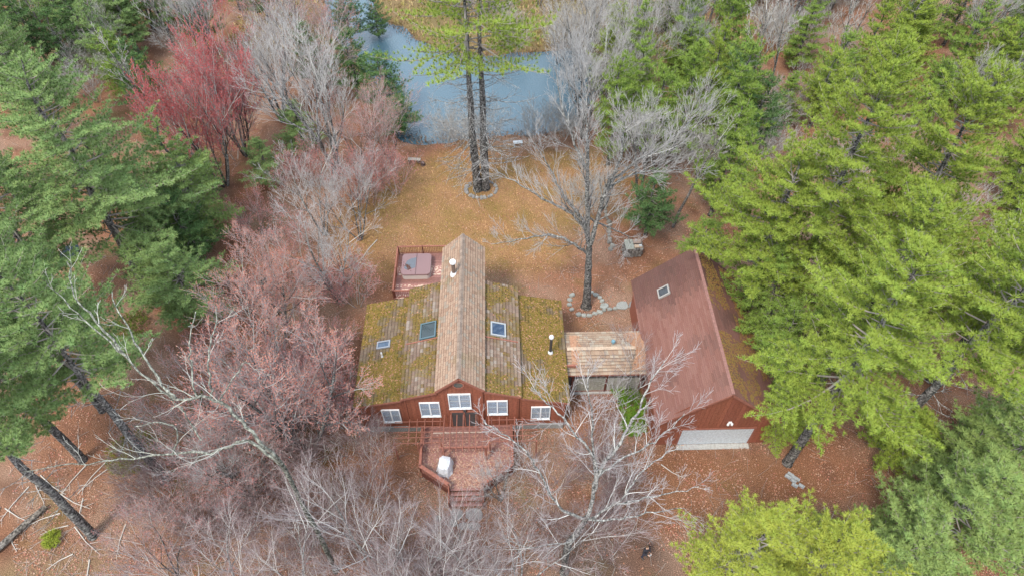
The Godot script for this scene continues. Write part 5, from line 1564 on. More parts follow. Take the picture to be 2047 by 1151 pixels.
func rounded(w: float, l: float, r: float, per := 4) -> PackedVector2Array:
	var out := PackedVector2Array()
	for q: Array in [[1, 1, 0.0], [-1, 1, 0.5], [-1, -1, 1.0], [1, -1, 1.5]]:
		for k in per + 1:
			var a: float = PI * q[2] + PI * 0.5 * k / per
			out.append(Vector2(q[0] * (w * 0.5 - r) + cos(a) * r, q[1] * (l * 0.5 - r) + sin(a) * r))
	return out


func slab_mesh(o: PackedVector2Array, y0: float, y1: float, bevel: float, col: Color) -> MB:
	var m := MB.new()
	var n := o.size()
	var mid := Vector2.ZERO
	for q in o:
		mid += q / n
	for i in n:
		var a := o[i]
		var b := o[(i + 1) % n]
		var ai := mid + (a - mid) * (1.0 - bevel / (a - mid).length())
		var bi := mid + (b - mid) * (1.0 - bevel / (b - mid).length())
		m.quad(Vector3(a.x, y0, -a.y), Vector3(b.x, y0, -b.y), Vector3(b.x, y1 - bevel, -b.y), Vector3(a.x, y1 - bevel, -a.y), col)
		m.quad(Vector3(a.x, y1 - bevel, -a.y), Vector3(b.x, y1 - bevel, -b.y), Vector3(bi.x, y1, -bi.y), Vector3(ai.x, y1, -ai.y), col)
		m.tri(Vector3(mid.x, y1, -mid.y), Vector3(ai.x, y1, -ai.y), Vector3(bi.x, y1, -bi.y), col)
	return m


func build_tub() -> void:
	var turn := Basis(Vector3.UP, deg_to_rad(HOUSE_TURN))
	var at := HOUSE_AT + turn * Vector3(-4.42, 1.021, -14.35)
	var t := thing("hot_tub", "covered square hot tub with a puddle on its mauve lid", "hot tub", at, HOUSE_TURN)
	obj("shell", slab_mesh(rounded(2.3, 2.2, 0.28), 0.0, 0.56, 0.03, Color(0.60, 0.57, 0.55)).mesh(), mats["plastic"], t)
	var mauve := Color(0.245, 0.155, 0.160)
	for s: float in [-1.0, 1.0]:
		var half := PackedVector2Array()
		for q in rounded(2.42, 2.32, 0.32, 6):
			if q.x * s > 0.0:
				half.append(q)
		var rect := PackedVector2Array()
		if s > 0.0:
			rect.append(Vector2(0.008, -1.16))
			for q in rounded(2.42, 2.32, 0.32, 6):
				if q.x > 0.0 and q.y < 0.0:
					rect.append(q)
			for q in rounded(2.42, 2.32, 0.32, 6):
				if q.x > 0.0 and q.y > 0.0:
					rect.append(q)
			rect.append(Vector2(0.008, 1.16))
		else:
			rect.append(Vector2(-0.008, 1.16))
			for q in rounded(2.42, 2.32, 0.32, 6):
				if q.x < 0.0 and q.y > 0.0:
					rect.append(q)
			for q in rounded(2.42, 2.32, 0.32, 6):
				if q.x < 0.0 and q.y < 0.0:
					rect.append(q)
			rect.append(Vector2(-0.008, -1.16))
		obj("lid_half", slab_mesh(rect, 0.565, 0.68, 0.03, mauve).mesh(), mats["cloth"], t)
	var pm := MB.new()
	var pud := [Vector2(-0.03, 0.70), Vector2(-0.45, 0.60), Vector2(-0.78, 0.35), Vector2(-0.92, -0.05), Vector2(-0.98, -0.5), Vector2(-0.70, -0.66), Vector2(-0.35, -0.55), Vector2(-0.06, -0.42)]
	for i in range(1, pud.size() - 1):
		pm.tri(Vector3(pud[0].x, 0.684, -pud[0].y), Vector3(pud[i].x, 0.684, -pud[i].y), Vector3(pud[i + 1].x, 0.684, -pud[i + 1].y), Color(0.10, 0.105, 0.12))
	obj("puddle", pm.mesh(), mats["dark_glass"], t)
	var lm := MB.new()
	for k in 60:
		var p := Vector3(-0.66 + rng.randfn() * 0.14, 0.689 + rng.randf() * 0.01, 0.34 + rng.randfn() * 0.12)
		p.z += (p.x + 0.66) * 0.7
		var a := rng.randf() * TAU
		var u := Vector3(cos(a), 0, sin(a)) * 0.06
		var w := Vector3(-sin(a), 0, cos(a)) * 0.035
		lm.quad(p - u, p + w, p + u, p - w, Color(0.11, 0.05, 0.035))
	obj("wet_leaves", lm.mesh(), mats["leaf"], t, "stuff")


func build_breezeway() -> void:
	rng.seed = 8
	var t := thing("breezeway", "tan shingled breezeway linking the cabin and the garage", "breezeway", HOUSE_AT, HOUSE_TURN)
	roof(t, Vector3(7.15, 3.05, -2.45), Vector3(12.85, 3.05, -2.45), Vector3(12.85, 3.55, -4.3), Vector3(7.15, 3.55, -4.3), "sand", 0.24, 0.32, "front slope of the breezeway roof")
	roof(t, Vector3(12.85, 3.05, -6.1), Vector3(7.15, 3.05, -6.1), Vector3(7.15, 3.55, -4.3), Vector3(12.85, 3.55, -4.3), "sand", 0.24, 0.32, "back slope of the breezeway roof")
	put_box("ridge_cap", t, Vector3(10.0, 3.585, -4.3), Vector3(5.6, 0.05, 0.26), mats["sand_cap"])
	put_box("fascia", t, Vector3(10.0, 2.96, -2.43), Vector3(5.7, 0.15, 0.04), mats["red_trim"])
	for x: float in [7.6, 10.05, 12.55]:
		put_box("post", t, Vector3(x, 1.4, -2.85), Vector3(0.14, 3.1, 0.14), mats["red_dark"])
		put_box("post", t, Vector3(x, 1.4, -5.8), Vector3(0.14, 3.1, 0.14), mats["red_dark"])
	put_box("floor_slab", t, Vector3(10.05, 0.08, -4.3), Vector3(5.1, 0.16, 3.3), mats["grey_concrete"])
	put_box("back_wall", t, Vector3(10.05, 1.5, -5.6), Vector3(5.0, 2.9, 0.08), mats["red_paint"])
	for q: Array in [[7.7, 9.98], [10.15, 12.48]]:
		var n := 9
		for k in n:
			put_box("screen_board", t, Vector3(lerpf(q[0], q[1], (k + 0.5) / n), 1.15, -2.80), Vector3((q[1] - q[0]) / n - 0.012, 1.6, 0.04), mats["grey_board"])
		put_box("screen_rail", t, Vector3((q[0] + q[1]) * 0.5, 0.30, -2.80), Vector3(q[1] - q[0], 0.09, 0.07), mats["red_trim"])
	var v := MB.new()
	v.lathe(Vector3.ZERO, [Vector2(0.05, -0.2), Vector2(0.05, 0.28), Vector2(0.16, 0.30), Vector2(0.12, 0.42), Vector2(0, 0.46)], 10, Color(0.14, 0.27, 0.33))
	var o := obj("roof_vent", v.mesh(), mats["plastic"], t)
	o.position = Vector3(10.55, 3.45, -4.75)
	var lm := MB.new()
	for k in 2600:
		var x := 12.75 - absf(rng.randfn()) * 0.55
		var z := -2.7 - rng.randf() * 3.2
		var dx := 0.45 + 0.35 * sin(z * 2.0)
		if x < 12.75 - dx - 0.5:
			continue
		var yy := 3.60 - absf(z + 4.3) * 0.272 + rng.randf() * 0.06
		var a := rng.randf() * TAU
		var u := Vector3(cos(a), rng.randf_range(-0.3, 0.3), sin(a)) * 0.075
		var w := Vector3(-sin(a), rng.randf_range(-0.3, 0.3), cos(a)) * 0.045
		lm.quad(Vector3(x, yy, z) - u, Vector3(x, yy, z) + w, Vector3(x, yy, z) + u, Vector3(x, yy, z) - w, Color(0.36, 0.18, 0.105).lerp(Color(0.44, 0.27, 0.18), rng.randf()))
	for k in 500:
		var x := 7.5 + absf(rng.randfn()) * 0.28
		var z := -2.9 - rng.randf() * 2.8
		var yy := 3.58 - absf(z + 4.3) * 0.272 + rng.randf() * 0.04
		var a := rng.randf() * TAU
		var u := Vector3(cos(a), 0.1, sin(a)) * 0.075
		var w := Vector3(-sin(a), 0.1, cos(a)) * 0.045
		lm.quad(Vector3(x, yy, z) - u, Vector3(x, yy, z) + w, Vector3(x, yy, z) + u, Vector3(x, yy, z) - w, Color(0.36, 0.19, 0.12).lerp(Color(0.44, 0.27, 0.18), rng.randf()))
	obj("leaf_drift", lm.mesh(), mats["leaf"], t, "stuff")


func build_garage() -> void:
	rng.seed = 19
	var t := thing("garage", "red garage with steep brown-red roof and a wide pale door", "garage", HOUSE_AT, HOUSE_TURN)
	var gx := 16.87
	var wm := MB.new()
	wm.prism([Vector2(gx - 3.9, -0.2), Vector2(gx + 3.9, -0.2), Vector2(gx + 3.9, 3.5), Vector2(gx, 6.92), Vector2(gx - 3.9, 3.5)], 1.5, -10.4, RED)
	obj("wall", wm.mesh(), mats["painted"], t)
	siding(t, gx - 3.9, 14.60, 0.05, 3.48, 5.32, 1.5)
	siding(t, 19.72, gx + 3.9, 0.05, 4.35, 3.48, 1.5)
	siding(t, 14.60, gx, 2.3, 4.9, 6.88, 1.5)
	siding(t, gx, 19.72, 2.3, 6.88, 4.38, 1.5)
	for s: float in [-1.0, 1.0]:
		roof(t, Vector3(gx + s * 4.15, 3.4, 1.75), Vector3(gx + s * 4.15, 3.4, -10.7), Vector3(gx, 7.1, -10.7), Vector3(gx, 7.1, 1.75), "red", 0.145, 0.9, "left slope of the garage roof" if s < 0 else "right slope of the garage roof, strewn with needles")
		var a := Vector3(gx + s * 4.15, 3.29, 1.77)
		var b := Vector3(gx, 6.99, 1.77)
		put_box("fascia", t, (a + b) * 0.5, Vector3(a.distance_to(b), 0.18, 0.035), mats["red_trim"], Basis(Vector3.BACK, atan2(b.y - a.y, b.x - a.x)))
		put_box("fascia", t, Vector3(gx + s * 4.17, 3.32, -4.47), Vector3(0.035, 0.18, 12.45), mats["red_trim"])
	put_box("ridge_cap", t, Vector3(gx, 7.135, -4.47), Vector3(0.22, 0.04, 12.45), mats["red_cap"])
	# door: four rows of four panels in a frame
	var d := Node3D.new()
	d.name = "garage_door"
	t.add_child(d, true)
	d.position = Vector3(17.16, 0.0, 1.5)
	var fm := MB.new()
	for s: float in [-1.0, 1.0]:
		fm.box(Vector3(s * 2.52, 1.08, 0.03), Vector3(0.12, 2.16, 0.07), TRIM)
	fm.box(Vector3(0, 2.22, 0.03), Vector3(5.16, 0.12, 0.07), TRIM)
	obj("frame", fm.mesh(), mats["painted"], d)
	for r in 4:
		for c in 4:
			put_box("panel", d, Vector3(-1.845 + 1.23 * c, 0.295 + 0.535 * r, 0.012), Vector3(1.226, 0.531, 0.03), mats["door_paint"])
	put_box("apron", t, Vector3(17.16, 0.0, 1.76), Vector3(5.1, 0.12, 0.4), mats["grey_concrete"])
	var lm := MB.new()
	for s: float in [-1.0, 1.0]:
		lm.lathe(Vector3(s * 0.13, -0.10, 0.12), [Vector2(0.0, 0.0), Vector2(0.09, 0.0), Vector2(0.07, 0.16), Vector2(0.0, 0.2)], 10, WHITE)
	lm.box(Vector3(0, 0.08, 0.05), Vector3(0.22, 0.10, 0.10), WHITE)
	var fl := obj("flood_lamp", lm.mesh(), mats["plastic"], t)
	fl.position = Vector3(17.7, 3.05, 1.52)
	skylight(t, Vector3(14.55, 5.07, -8.15), 0.95, 0.85, 0.728, Color(0.33, 0.31, 0.29), Color(0.015, 0.015, 0.015))
	# needle drift on the far slope
	var nm := MB.new()
	for k in 5200:
		var f := rng.randf()
		var z := 1.6 - rng.randf() * 12.0
		if noise_b.get_noise_2d(f * 90.0, z * 12.0) < -0.12:
			continue
		var p := Vector3(gx + 0.15 + f * 3.9, 7.1 - (0.15 + f * 3.9) * 0.8916 + 0.05 + rng.randf() * 0.04, z)
		var a := rng.randf() * TAU
		var u := Vector3(cos(a), -cos(a) * 0.8, sin(a)) * 0.08
		var w := Vector3(-sin(a), sin(a) * 0.8, cos(a)) * 0.04
		nm.quad(p - u, p + w, p + u, p - w, Color(0.36, 0.17, 0.08).lerp(Color(0.30, 0.24, 0.06), rng.randf()))
	obj("needle_drift", nm.mesh(), mats["leaf"], t, "stuff")


func paint(called: String, col: Color, rough := 0.75) -> void:
	var m: StandardMaterial3D = mats["painted"].duplicate()
	m.resource_name = called
	m.albedo_color = lin(col.r, col.g, col.b)
	m.roughness = rough
	m.vertex_color_use_as_albedo = false
	mats[called] = m


func make_paints() -> void:
	paint("red_trim", TRIM)
	paint("red_paint", RED)
	paint("red_dark", Color(0.15, 0.045, 0.03))
	paint("white_paint", WHITE)
	paint("pergola", Color(0.30, 0.115, 0.08))
	paint("old_wood", Color(0.45, 0.33, 0.27))
	paint("deck_a", Color(0.34, 0.165, 0.14))
	paint("deck_b", Color(0.27, 0.125, 0.105))
	paint("deck_c", Color(0.34, 0.165, 0.14))
	mats["deck_c"].albedo_texture = null
	var worn := noise_tex(91, 0.02, 0, 1, 5)
	var g := Gradient.new()
	g.set_color(0, lin(0.33, 0.15, 0.13))
	g.set_color(1, lin(0.62, 0.46, 0.36))
	g.set_offset(0, 0.44)
	g.set_offset(1, 0.58)
	worn.color_ramp = g
	mats["deck_c"].albedo_texture = worn
	mats["deck_c"].albedo_color = Color.WHITE
	mats["deck_c"].uv1_scale = Vector3.ONE * 0.35
	paint("grey_concrete", Color(0.46, 0.45, 0.43))
	paint("grey_board", Color(0.36, 0.36, 0.31))
	paint("door_paint", Color(0.62, 0.67, 0.71), 0.5)
	paint("dark_metal", Color(0.06, 0.06, 0.065), 0.5)
	paint("sand_cap", Color(0.55, 0.41, 0.30), 0.9)
	paint("red_cap", Color(0.30, 0.15, 0.125), 0.9)
	paint("bench_wood", Color(0.40, 0.36, 0.31), 0.9)
	paint("white_board", Color(0.70, 0.72, 0.73), 0.7)


# ---------------------------------------------------------------- small things
func stone_at(called: String, at: Vector3, size: Vector3, turn: float, col: Color, label: String, category: String, group: String) -> void:
	var m := MB.new()
	m.lump(Vector3.ZERO, size, rng, col)
	var o := obj(called, m.mesh(), mats["stone"], self)
	o.position = Vector3(at.x, ground_y(at.x, at.z) + at.y, at.z)
	o.rotation.y = turn
	tag(o, label, category, group)


func flag_at(called: String, at: Vector3, size: Vector2, turn: float, th: float, col: Color, label: String, group: String) -> void:
	var o := PackedVector2Array()
	for k in 9:
		var a := TAU * k / 9.0
		var r := rng.randf_range(0.8, 1.1)
		o.append(Vector2(cos(a) * size.x * 0.5 * r, sin(a) * size.y * 0.5 * r))
	var s := obj(called, slab_mesh(o, -0.08, th, 0.025, col).mesh(), mats["stone"], self)
	s.position = Vector3(at.x, ground_y(at.x, at.z) + at.y, at.z)
	s.rotation.y = turn
	tag(s, label, "flagstone", group)


func shrub(at: Vector3, rad: float, h: float, n: int, pal: Array, label: String, called := "shrub") -> void:
	var t := thing(called, label, "shrub", Vector3(at.x, ground_y(at.x, at.z), at.z))
	var sm := MB.new()
	var cm := MB.new()
	for k in 9:
		var a := rng.randf() * TAU
		var r := rad * sqrt(rng.randf()) * 0.8
		sm.tube(PackedVector3Array([Vector3(0, -0.1, 0), Vector3(cos(a) * r * 0.5, h * 0.4, sin(a) * r * 0.5), Vector3(cos(a) * r, h * 0.75, sin(a) * r)]), 0.02, 0.008, 4, Color(0.2, 0.16, 0.12), Color(0.2, 0.16, 0.12))
	for k in n:
		var a := rng.randf() * TAU
		var r := rad * sqrt(rng.randf())
		var y := h * (0.25 + 0.75 * rng.randf()) * (1.0 - 0.4 * r / rad)
		var c: Color = pal[0].lerp(pal[1], rng.randf())
		tuft(cm, Vector3(cos(a) * r, y, sin(a) * r), (Vector3(cos(a) * 0.4, 0.8, sin(a) * 0.4) + rand_unit() * 0.3).normalized(), rng.randf_range(0.16, 0.3), 9, c)
	obj("stem", sm.mesh(), mats["twig"], t)
	obj("crown", cm.mesh(), mats["needle"], t)


func build_small_things() -> void:
	rng.seed = 61
	var turn := Basis(Vector3.UP, deg_to_rad(HOUSE_TURN))
	# stone ring round the twin pine
	for k in 24:
		var a := TAU * k / 24.0 + rng.randf_range(-0.08, 0.08)
		var p := Vector3(-2.9 + cos(a) * 1.45, 0.06, -48.3 + sin(a) * 1.2)
		var s := rng.randf_range(0.22, 0.42)
		stone_at("ring_stone", p, Vector3(s * 1.2, s * 0.7, s), rng.randf() * TAU, Color(0.62, 0.59, 0.54).lerp(Color(0.40, 0.38, 0.38), rng.randf()), "pale stone in the ring round the twin pine on the lawn", "stone", "stones ringing the twin pine")
	# edging by the oak: along the front and up the right side
	var line := [Vector3(5.4, 0, -33.5), Vector3(5.8, 0, -33.4), Vector3(6.25, 0, -33.4), Vector3(6.7, 0, -33.6), Vector3(7.1, 0, -33.75), Vector3(7.5, 0, -33.95), Vector3(7.95, 0, -34.05), Vector3(8.4, 0, -34.1), Vector3(7.45, 0, -34.5), Vector3(7.4, 0, -34.9), Vector3(7.25, 0, -35.25), Vector3(6.95, 0, -35.55), Vector3(6.6, 0, -35.8), Vector3(4.85, 0, -34.0), Vector3(4.7, 0, -34.5), Vector3(4.75, 0, -35.0), Vector3(5.0, 0, -35.5)]
	for p: Vector3 in line:
		var s := rng.randf_range(0.38, 0.6)
		stone_at("edging_stone", p + Vector3(0, 0.05, 0), Vector3(s, 0.24, s * 0.75), rng.randf_range(-0.4, 0.4), Color(0.52, 0.53, 0.49) * rng.randf_range(0.8, 1.15), "lichened grey stone edging the bed at the foot of the oak", "stone", "edging stones by the oak")
	flag_at("flagstone", Vector3(9.05, 0.0, -34.4), Vector2(1.1, 0.9), 0.3, 0.1, Color(0.55, 0.56, 0.53), "pale flat stone between the oak and the garage corner", "flat stones by the oak")
	flag_at("flagstone", Vector3(10.1, 0.0, -34.5), Vector2(1.2, 1.1), 0.1, 0.07, Color(0.42, 0.41, 0.41), "grey flat stone touching the garage wall", "flat stones by the oak")
	flag_at("flagstone", Vector3(7.55, 0.0, -34.35), Vector2(0.75, 0.6), 0.6, 0.12, Color(0.56, 0.58, 0.54), "small pale flat stone right of the oak trunk", "flat stones by the oak")
	# a low line of stones from the fireplace toward the pond
	for k in 16:
		var p := Vector3(8.7 + rng.randf_range(-0.15, 0.15), 0.08, -40.6 - k * 0.42)
		var s := rng.randf_range(0.28, 0.5)
		stone_at("border_stone", p, Vector3(s, s * 0.7, s), rng.randf() * TAU, Color(0.50, 0.47, 0.42) * rng.randf_range(0.7, 1.1), "mossy field stone in the low border left of the stone fireplace", "stone", "border stones by the fireplace")
	# landing flagstones at the front stairs
	for q: Array in [[-0.62, 6.15, 1.0, 0.75, "flagstone at the stair foot, the upper left of the landing"], [0.55, 6.2, 1.15, 0.95, "largest flagstone, under the right half of the stairs"], [-0.85, 6.75, 0.7, 0.65, "small flagstone at the landing's lower left"], [-0.2, 6.95, 0.7, 0.5, "narrow flagstone in the middle of the landing's lower edge"], [0.5, 6.98, 0.95, 0.6, "flagstone at the landing's lower right"], [-1.85, 6.4, 0.5, 0.45, "lone round stepping stone left of the landing"]]:
		var p := HOUSE_AT + turn * Vector3(q[0], 0, q[1])
		flag_at("landing_stone", p, Vector2(q[2], q[3]), 0.0, 0.07, Color(0.52, 0.50, 0.47) * rng.randf_range(0.9, 1.1), q[4], "flagstones at the foot of the stairs")
	# outdoor stone fireplace
	var f := thing("stone_fireplace", "squat stone outdoor fireplace with slab top beside the woods", "fireplace", Vector3(10.45, 0, -40.2), 4.0)
	for r in 4:
		for k in 9:
			var m := MB.new()
			var x := -0.62 + 0.31 * (k % 5)
			var z := 0.42
			if k >= 5:
				x = 0.68 if k % 2 else -0.68
				z = 0.15 if k < 7 else -0.3
			m.lump(Vector3(x + 0.08 * (r % 2) - 0.04, 0.14 + 0.25 * r, z), Vector3(0.34, 0.27, 0.3), rng, Color(0.42, 0.39, 0.36) * rng.randf_range(0.6, 1.2), 0.12)
			obj("stone", m.mesh(), mats["stone"], f)
	var core := MB.new()
	core.box(Vector3(0, 0.45, -0.1), Vector3(1.25, 1.0, 0.9), Color(0.22, 0.20, 0.19))
	obj("core", core.mesh(), mats["stone"], f)
	put_box("slab", f, Vector3(-0.36, 1.06, -0.05), Vector3(0.72, 0.09, 1.15), mats["grey_board"])
	put_box("slab", f, Vector3(0.37, 1.08, 0.22), Vector3(0.68, 0.09, 0.34), mats["sand_cap"])
	put_box("slab", f, Vector3(0.37, 1.05, -0.38), Vector3(0.66, 0.08, 0.46), mats["old_wood"])
	put_box("white_brick", f, Vector3(0.55, 1.18, 0.25), Vector3(0.24, 0.1, 0.16), mats["white_board"])
	# benches by the water
	var b := thing("plank_bench", "weathered grey plank bench on the lawn near the pond", "bench", Vector3(-9.6, ground_y(-9.6, -52.3), -52.3), -6.0)
	for k in 2:
		put_box("seat_plank", b, Vector3(0, 0.44, -0.1 + 0.2 * k), Vector3(1.25, 0.05, 0.18), mats["bench_wood"])
	for s: float in [-1.0, 1.0]:
		var lg := MB.new()
		lg.lump(Vector3(s * 0.45, 0.2, 0), Vector3(0.3, 0.46, 0.34), rng, Color(0.36, 0.29, 0.25), 0.06)
		obj("stump_leg", lg.mesh(), mats["bark"], b)
	var st := MB.new()
	st.lathe(Vector3(0, 0, 0), [Vector2(0.26, -0.1), Vector2(0.22, 0.1), Vector2(0.2, 0.34), Vector2(0, 0.35)], 12, Color(0.38, 0.27, 0.25))
	var so := obj("tree_stump", st.mesh(), mats["bark"], self)
	so.position = Vector3(-8.75, ground_y(-8.75, -51.9), -51.9)
	tag(so, "short pinkish stump at the right end of the plank bench", "stump")
	var wb := thing("white_bench", "small white bench among twigs at the pond's near shore", "bench", Vector3(0.6, ground_y(0.6, -55.2), -55.2), 10.0)
	for k in 3:
		put_box("slat", wb, Vector3(0, 0.42, -0.16 + 0.16 * k), Vector3(0.95, 0.04, 0.14), mats["white_board"])
	for s: float in [-1.0, 1.0]:
		put_box("leg", wb, Vector3(s * 0.38, 0.18, 0), Vector3(0.06, 0.46, 0.4), mats["white_board"])
	# pile of pale blocks by the pines
	var labels := ["pale concrete block at the near right end of the pile", "pale concrete block, the middle of the pile's right row", "pale concrete block at the far end of the pile's right row", "pale concrete block at the far left of the pile", "bluish concrete block in the middle of the pile's left row", "pale concrete block at the near left of the pile", "concrete block lying on top of the pile's middle"]
	var spots := [Vector3(0.62, 0.11, 0.05), Vector3(0.1, 0.11, -0.22), Vector3(-0.45, 0.11, -0.24), Vector3(-0.5, 0.11, 0.05), Vector3(-0.02, 0.11, 0.08), Vector3(0.22, 0.11, 0.34), Vector3(-0.1, 0.325, -0.06)]
	for k in 7:
		var m := MB.new()
		m.box(Vector3(0, 0.075, 0), Vector3(0.44, 0.04, 0.22), Color(0.58, 0.61, 0.63))
		for s: float in [-1.0, 1.0]:
			m.box(Vector3(0, -0.025, s * 0.092), Vector3(0.44, 0.16, 0.036), Color(0.56, 0.59, 0.62))
			m.box(Vector3(s * 0.2, -0.025, 0), Vector3(0.04, 0.16, 0.148), Color(0.5, 0.53, 0.55))
		m.box(Vector3(0, -0.025, 0), Vector3(0.04, 0.16, 0.148), Color(0.5, 0.53, 0.55))
		var o := obj("concrete_block", m.mesh(), mats["concrete"], self)
		var yaw := deg_to_rad(-42.0)
		var p: Vector3 = Vector3(19.1, 0, -19.35) + Basis(Vector3.UP, yaw) * (spots[k] * 0.88)
		o.position = Vector3(p.x, ground_y(19.1, -19.35) + p.y + 0.02, p.z)
		o.rotation.y = yaw + rng.randf_range(-0.12, 0.12)
		o.scale = Vector3.ONE * 0.88
		tag(o, labels[k], "block", "pile of pale concrete blocks")
	# wrapped grill on the front deck
	var w := thing("covered_grill", "object wrapped in crumpled white plastic on the front deck", "cover", HOUSE_AT + turn * Vector3(-1.42, 0.772, 3.3), -8.0)
	var cm := MB.new()
	var rows := []
	for r in 9:
		var f2 := r / 8.0
		var ring := []
		for k in 28:
			var a := TAU * k / 28.0
			var sx := lerpf(0.52, 0.36, f2) * (1.0 - 0.55 * smoothstep(0.85, 1.0, f2))
			var sz := lerpf(0.66, 0.46, f2) * (1.0 - 0.55 * smoothstep(0.85, 1.0, f2))
			var q := Vector2(signf(cos(a)) * pow(absf(cos(a)), 0.6), signf(sin(a)) * pow(absf(sin(a)), 0.6))
			var fold := 1.0 + (0.10 * sin(a * 7.0 + f2 * 2.0) + 0.06 * sin(a * 13.0)) * (1.0 - f2 * 0.7) + rng.randf_range(-0.025, 0.025)
			ring.append(Vector3(q.x * sx * fold, f2 * 1.08 + rng.randf_range(-0.02, 0.02) * float(r > 0), q.y * sz * fold))
		rows.append(ring)
	for r in 8:
		for k in 28:
			var j := (k + 1) % 28
			cm.quad(rows[r][j], rows[r][k], rows[r + 1][k], rows[r + 1][j], Color(0.66, 0.69, 0.74))
	for k in range(1, 27):
		cm.tri(rows[8][0], rows[8][k + 1], rows[8][k], Color(0.66, 0.69, 0.74))
	obj("sheet", cm.mesh(), mats["plastic"], w)
	var rope := MB.new()
	var rp := PackedVector3Array()
	for k in 25:
		var a := TAU * k / 24.0
		rp.append(Vector3(cos(a) * 0.53, 0.42, sin(a) * 0.67))
	rope.tube(rp, 0.012, 0.012, 4, Color(0.3, 0.3, 0.3), Color(0.3, 0.3, 0.3))
	obj("tie_cord", rope.mesh(), mats["cloth"], w)
	# dark blue tarp in the left woods
	var tm := MB.new()
	tm.lump(Vector3(0, 0.35, 0), Vector3(1.4, 0.9, 1.9), rng, Color(0.018, 0.028, 0.06), 0.22, 7, 12)
	var to := obj("tarp_heap", tm.mesh(), mats["cloth"], self)
	to.position = Vector3(-38.2, ground_y(-38.2, -39.8), -39.8)
	tag(to, "heap under a dark blue tarp in the shade of the left pines", "tarp")
	# fallen log and branches
	var lm := MB.new()
	lm.tube(PackedVector3Array([Vector3(-33.6, 0.2, -13.4), Vector3(-32.4, 0.24, -14.9), Vector3(-31.5, 0.24, -16.3), Vector3(-30.7, 0.2, -17.5)]), 0.24, 0.17, 10, Color(0.46, 0.43, 0.39), Color(0.42, 0.36, 0.30), true)
	tag(obj("fallen_log", lm.mesh(), mats["bark"], self), "long grey fallen log at the bottom left corner", "log")
	var spots2 := [[-29.0, -17.9, 2.6, 0.4], [-28.3, -17.2, 1.9, 1.3], [-31.9, -18.9, 3.0, 0.9], [-26.2, -13.0, 2.4, 1.25], [-28.4, -14.0, 1.6, 2.5], [-33.0, -17.6, 2.8, 1.9], [-20.5, -19.5, 2.2, 0.2], [11.0, -20.0, 1.8, 0.6], [-12.5, -40.5, 2.6, 2.0]]
	for k in 16:
		spots2.append([rng.randf_range(-36.0, -25.0), rng.randf_range(-21.0, -15.0), rng.randf_range(1.4, 3.2), rng.randf_range(0.2, 2.8)])
	for q: Array in spots2:
		var m := MB.new()
		var dir := Vector3(cos(q[3]), 0, sin(q[3]))
		var side := Vector3(-dir.z, 0, dir.x)
		var base := Vector3(0, 0.06, 0)
		m.tube(PackedVector3Array([base - dir * q[2] * 0.5, base + side * 0.1, base + dir * q[2] * 0.5]), 0.045, 0.015, 5, Color(0.52, 0.48, 0.43), Color(0.55, 0.50, 0.45), true)
		for k in 3:
			var e: Vector3 = base + dir * q[2] * (0.1 + 0.12 * k)
			m.tube(PackedVector3Array([e, e + (dir * 0.6 + side * (0.6 if k % 2 else -0.6)) * q[2] * 0.25 + Vector3(0, 0.06, 0)]), 0.018, 0.008, 4, Color(0.55, 0.50, 0.45), Color(0.55, 0.5, 0.45))
		var o := obj("fallen_branch", m.mesh(), mats["twig"], self)
		o.position = Vector3(q[0], ground_y(q[0], q[1]), q[1])
		tag(o, "pale dead branch lying on the leaf litter", "branch", "fallen branches")
	# green shrubs
	var grass := [Color(0.10, 0.22, 0.03), Color(0.22, 0.33, 0.05)]
	shrub(Vector3(8.35, 0, -26.3), 1.0, 0.9, 420, grass, "bright green shrub before the breezeway, the farthest of its row")
	shrub(Vector3(8.75, 0, -25.0), 1.05, 0.9, 420, grass, "bright green shrub in the middle of the row beside the garage")
	shrub(Vector3(8.65, 0, -23.4), 0.9, 0.8, 320, grass, "bright green shrub beside the garage, the nearest of its row")
	shrub(Vector3(-29.4, 0, -15.35), 0.55, 0.6, 160, [Color(0.22, 0.28, 0.04), Color(0.34, 0.38, 0.06)], "small lime green shrub below the leaning left trunk")
	shrub(Vector3(-26.3, 0, -21.2), 1.7, 0.9, 620, [Color(0.13, 0.16, 0.03), Color(0.26, 0.25, 0.05)], "olive green undergrowth shrub around the long left trunk")
	shrub(Vector3(-22.0, 0, -25.0), 1.3, 1.6, 420, [Color(0.07, 0.12, 0.03), Color(0.13, 0.17, 0.04)], "dark green shrub under the lichened limbs")
	shrub(Vector3(-30.5, 0, -32.0), 1.6, 1.2, 420, [Color(0.10, 0.16, 0.03), Color(0.18, 0.22, 0.05)], "green shrub under the huge left pine")


# ---------------------------------------------------------------- a person: distance field meshed as surface nets
func field(p: Vector3, bones: Array, k: float) -> float:
	var best := 10.0
	for b: Array in bones:
		var a: Vector3 = b[0]
		var d: Vector3 = b[1] - a
		var t := clampf((p - a).dot(d) / maxf(d.length_squared(), 1e-9), 0.0, 1.0)
		var s: float = (p - a - d * t).length() - lerpf(b[2], b[3], t)
		var h := maxf(k - absf(best - s), 0.0) / k
		best = minf(best, s) - h * h * k * 0.25
	return best


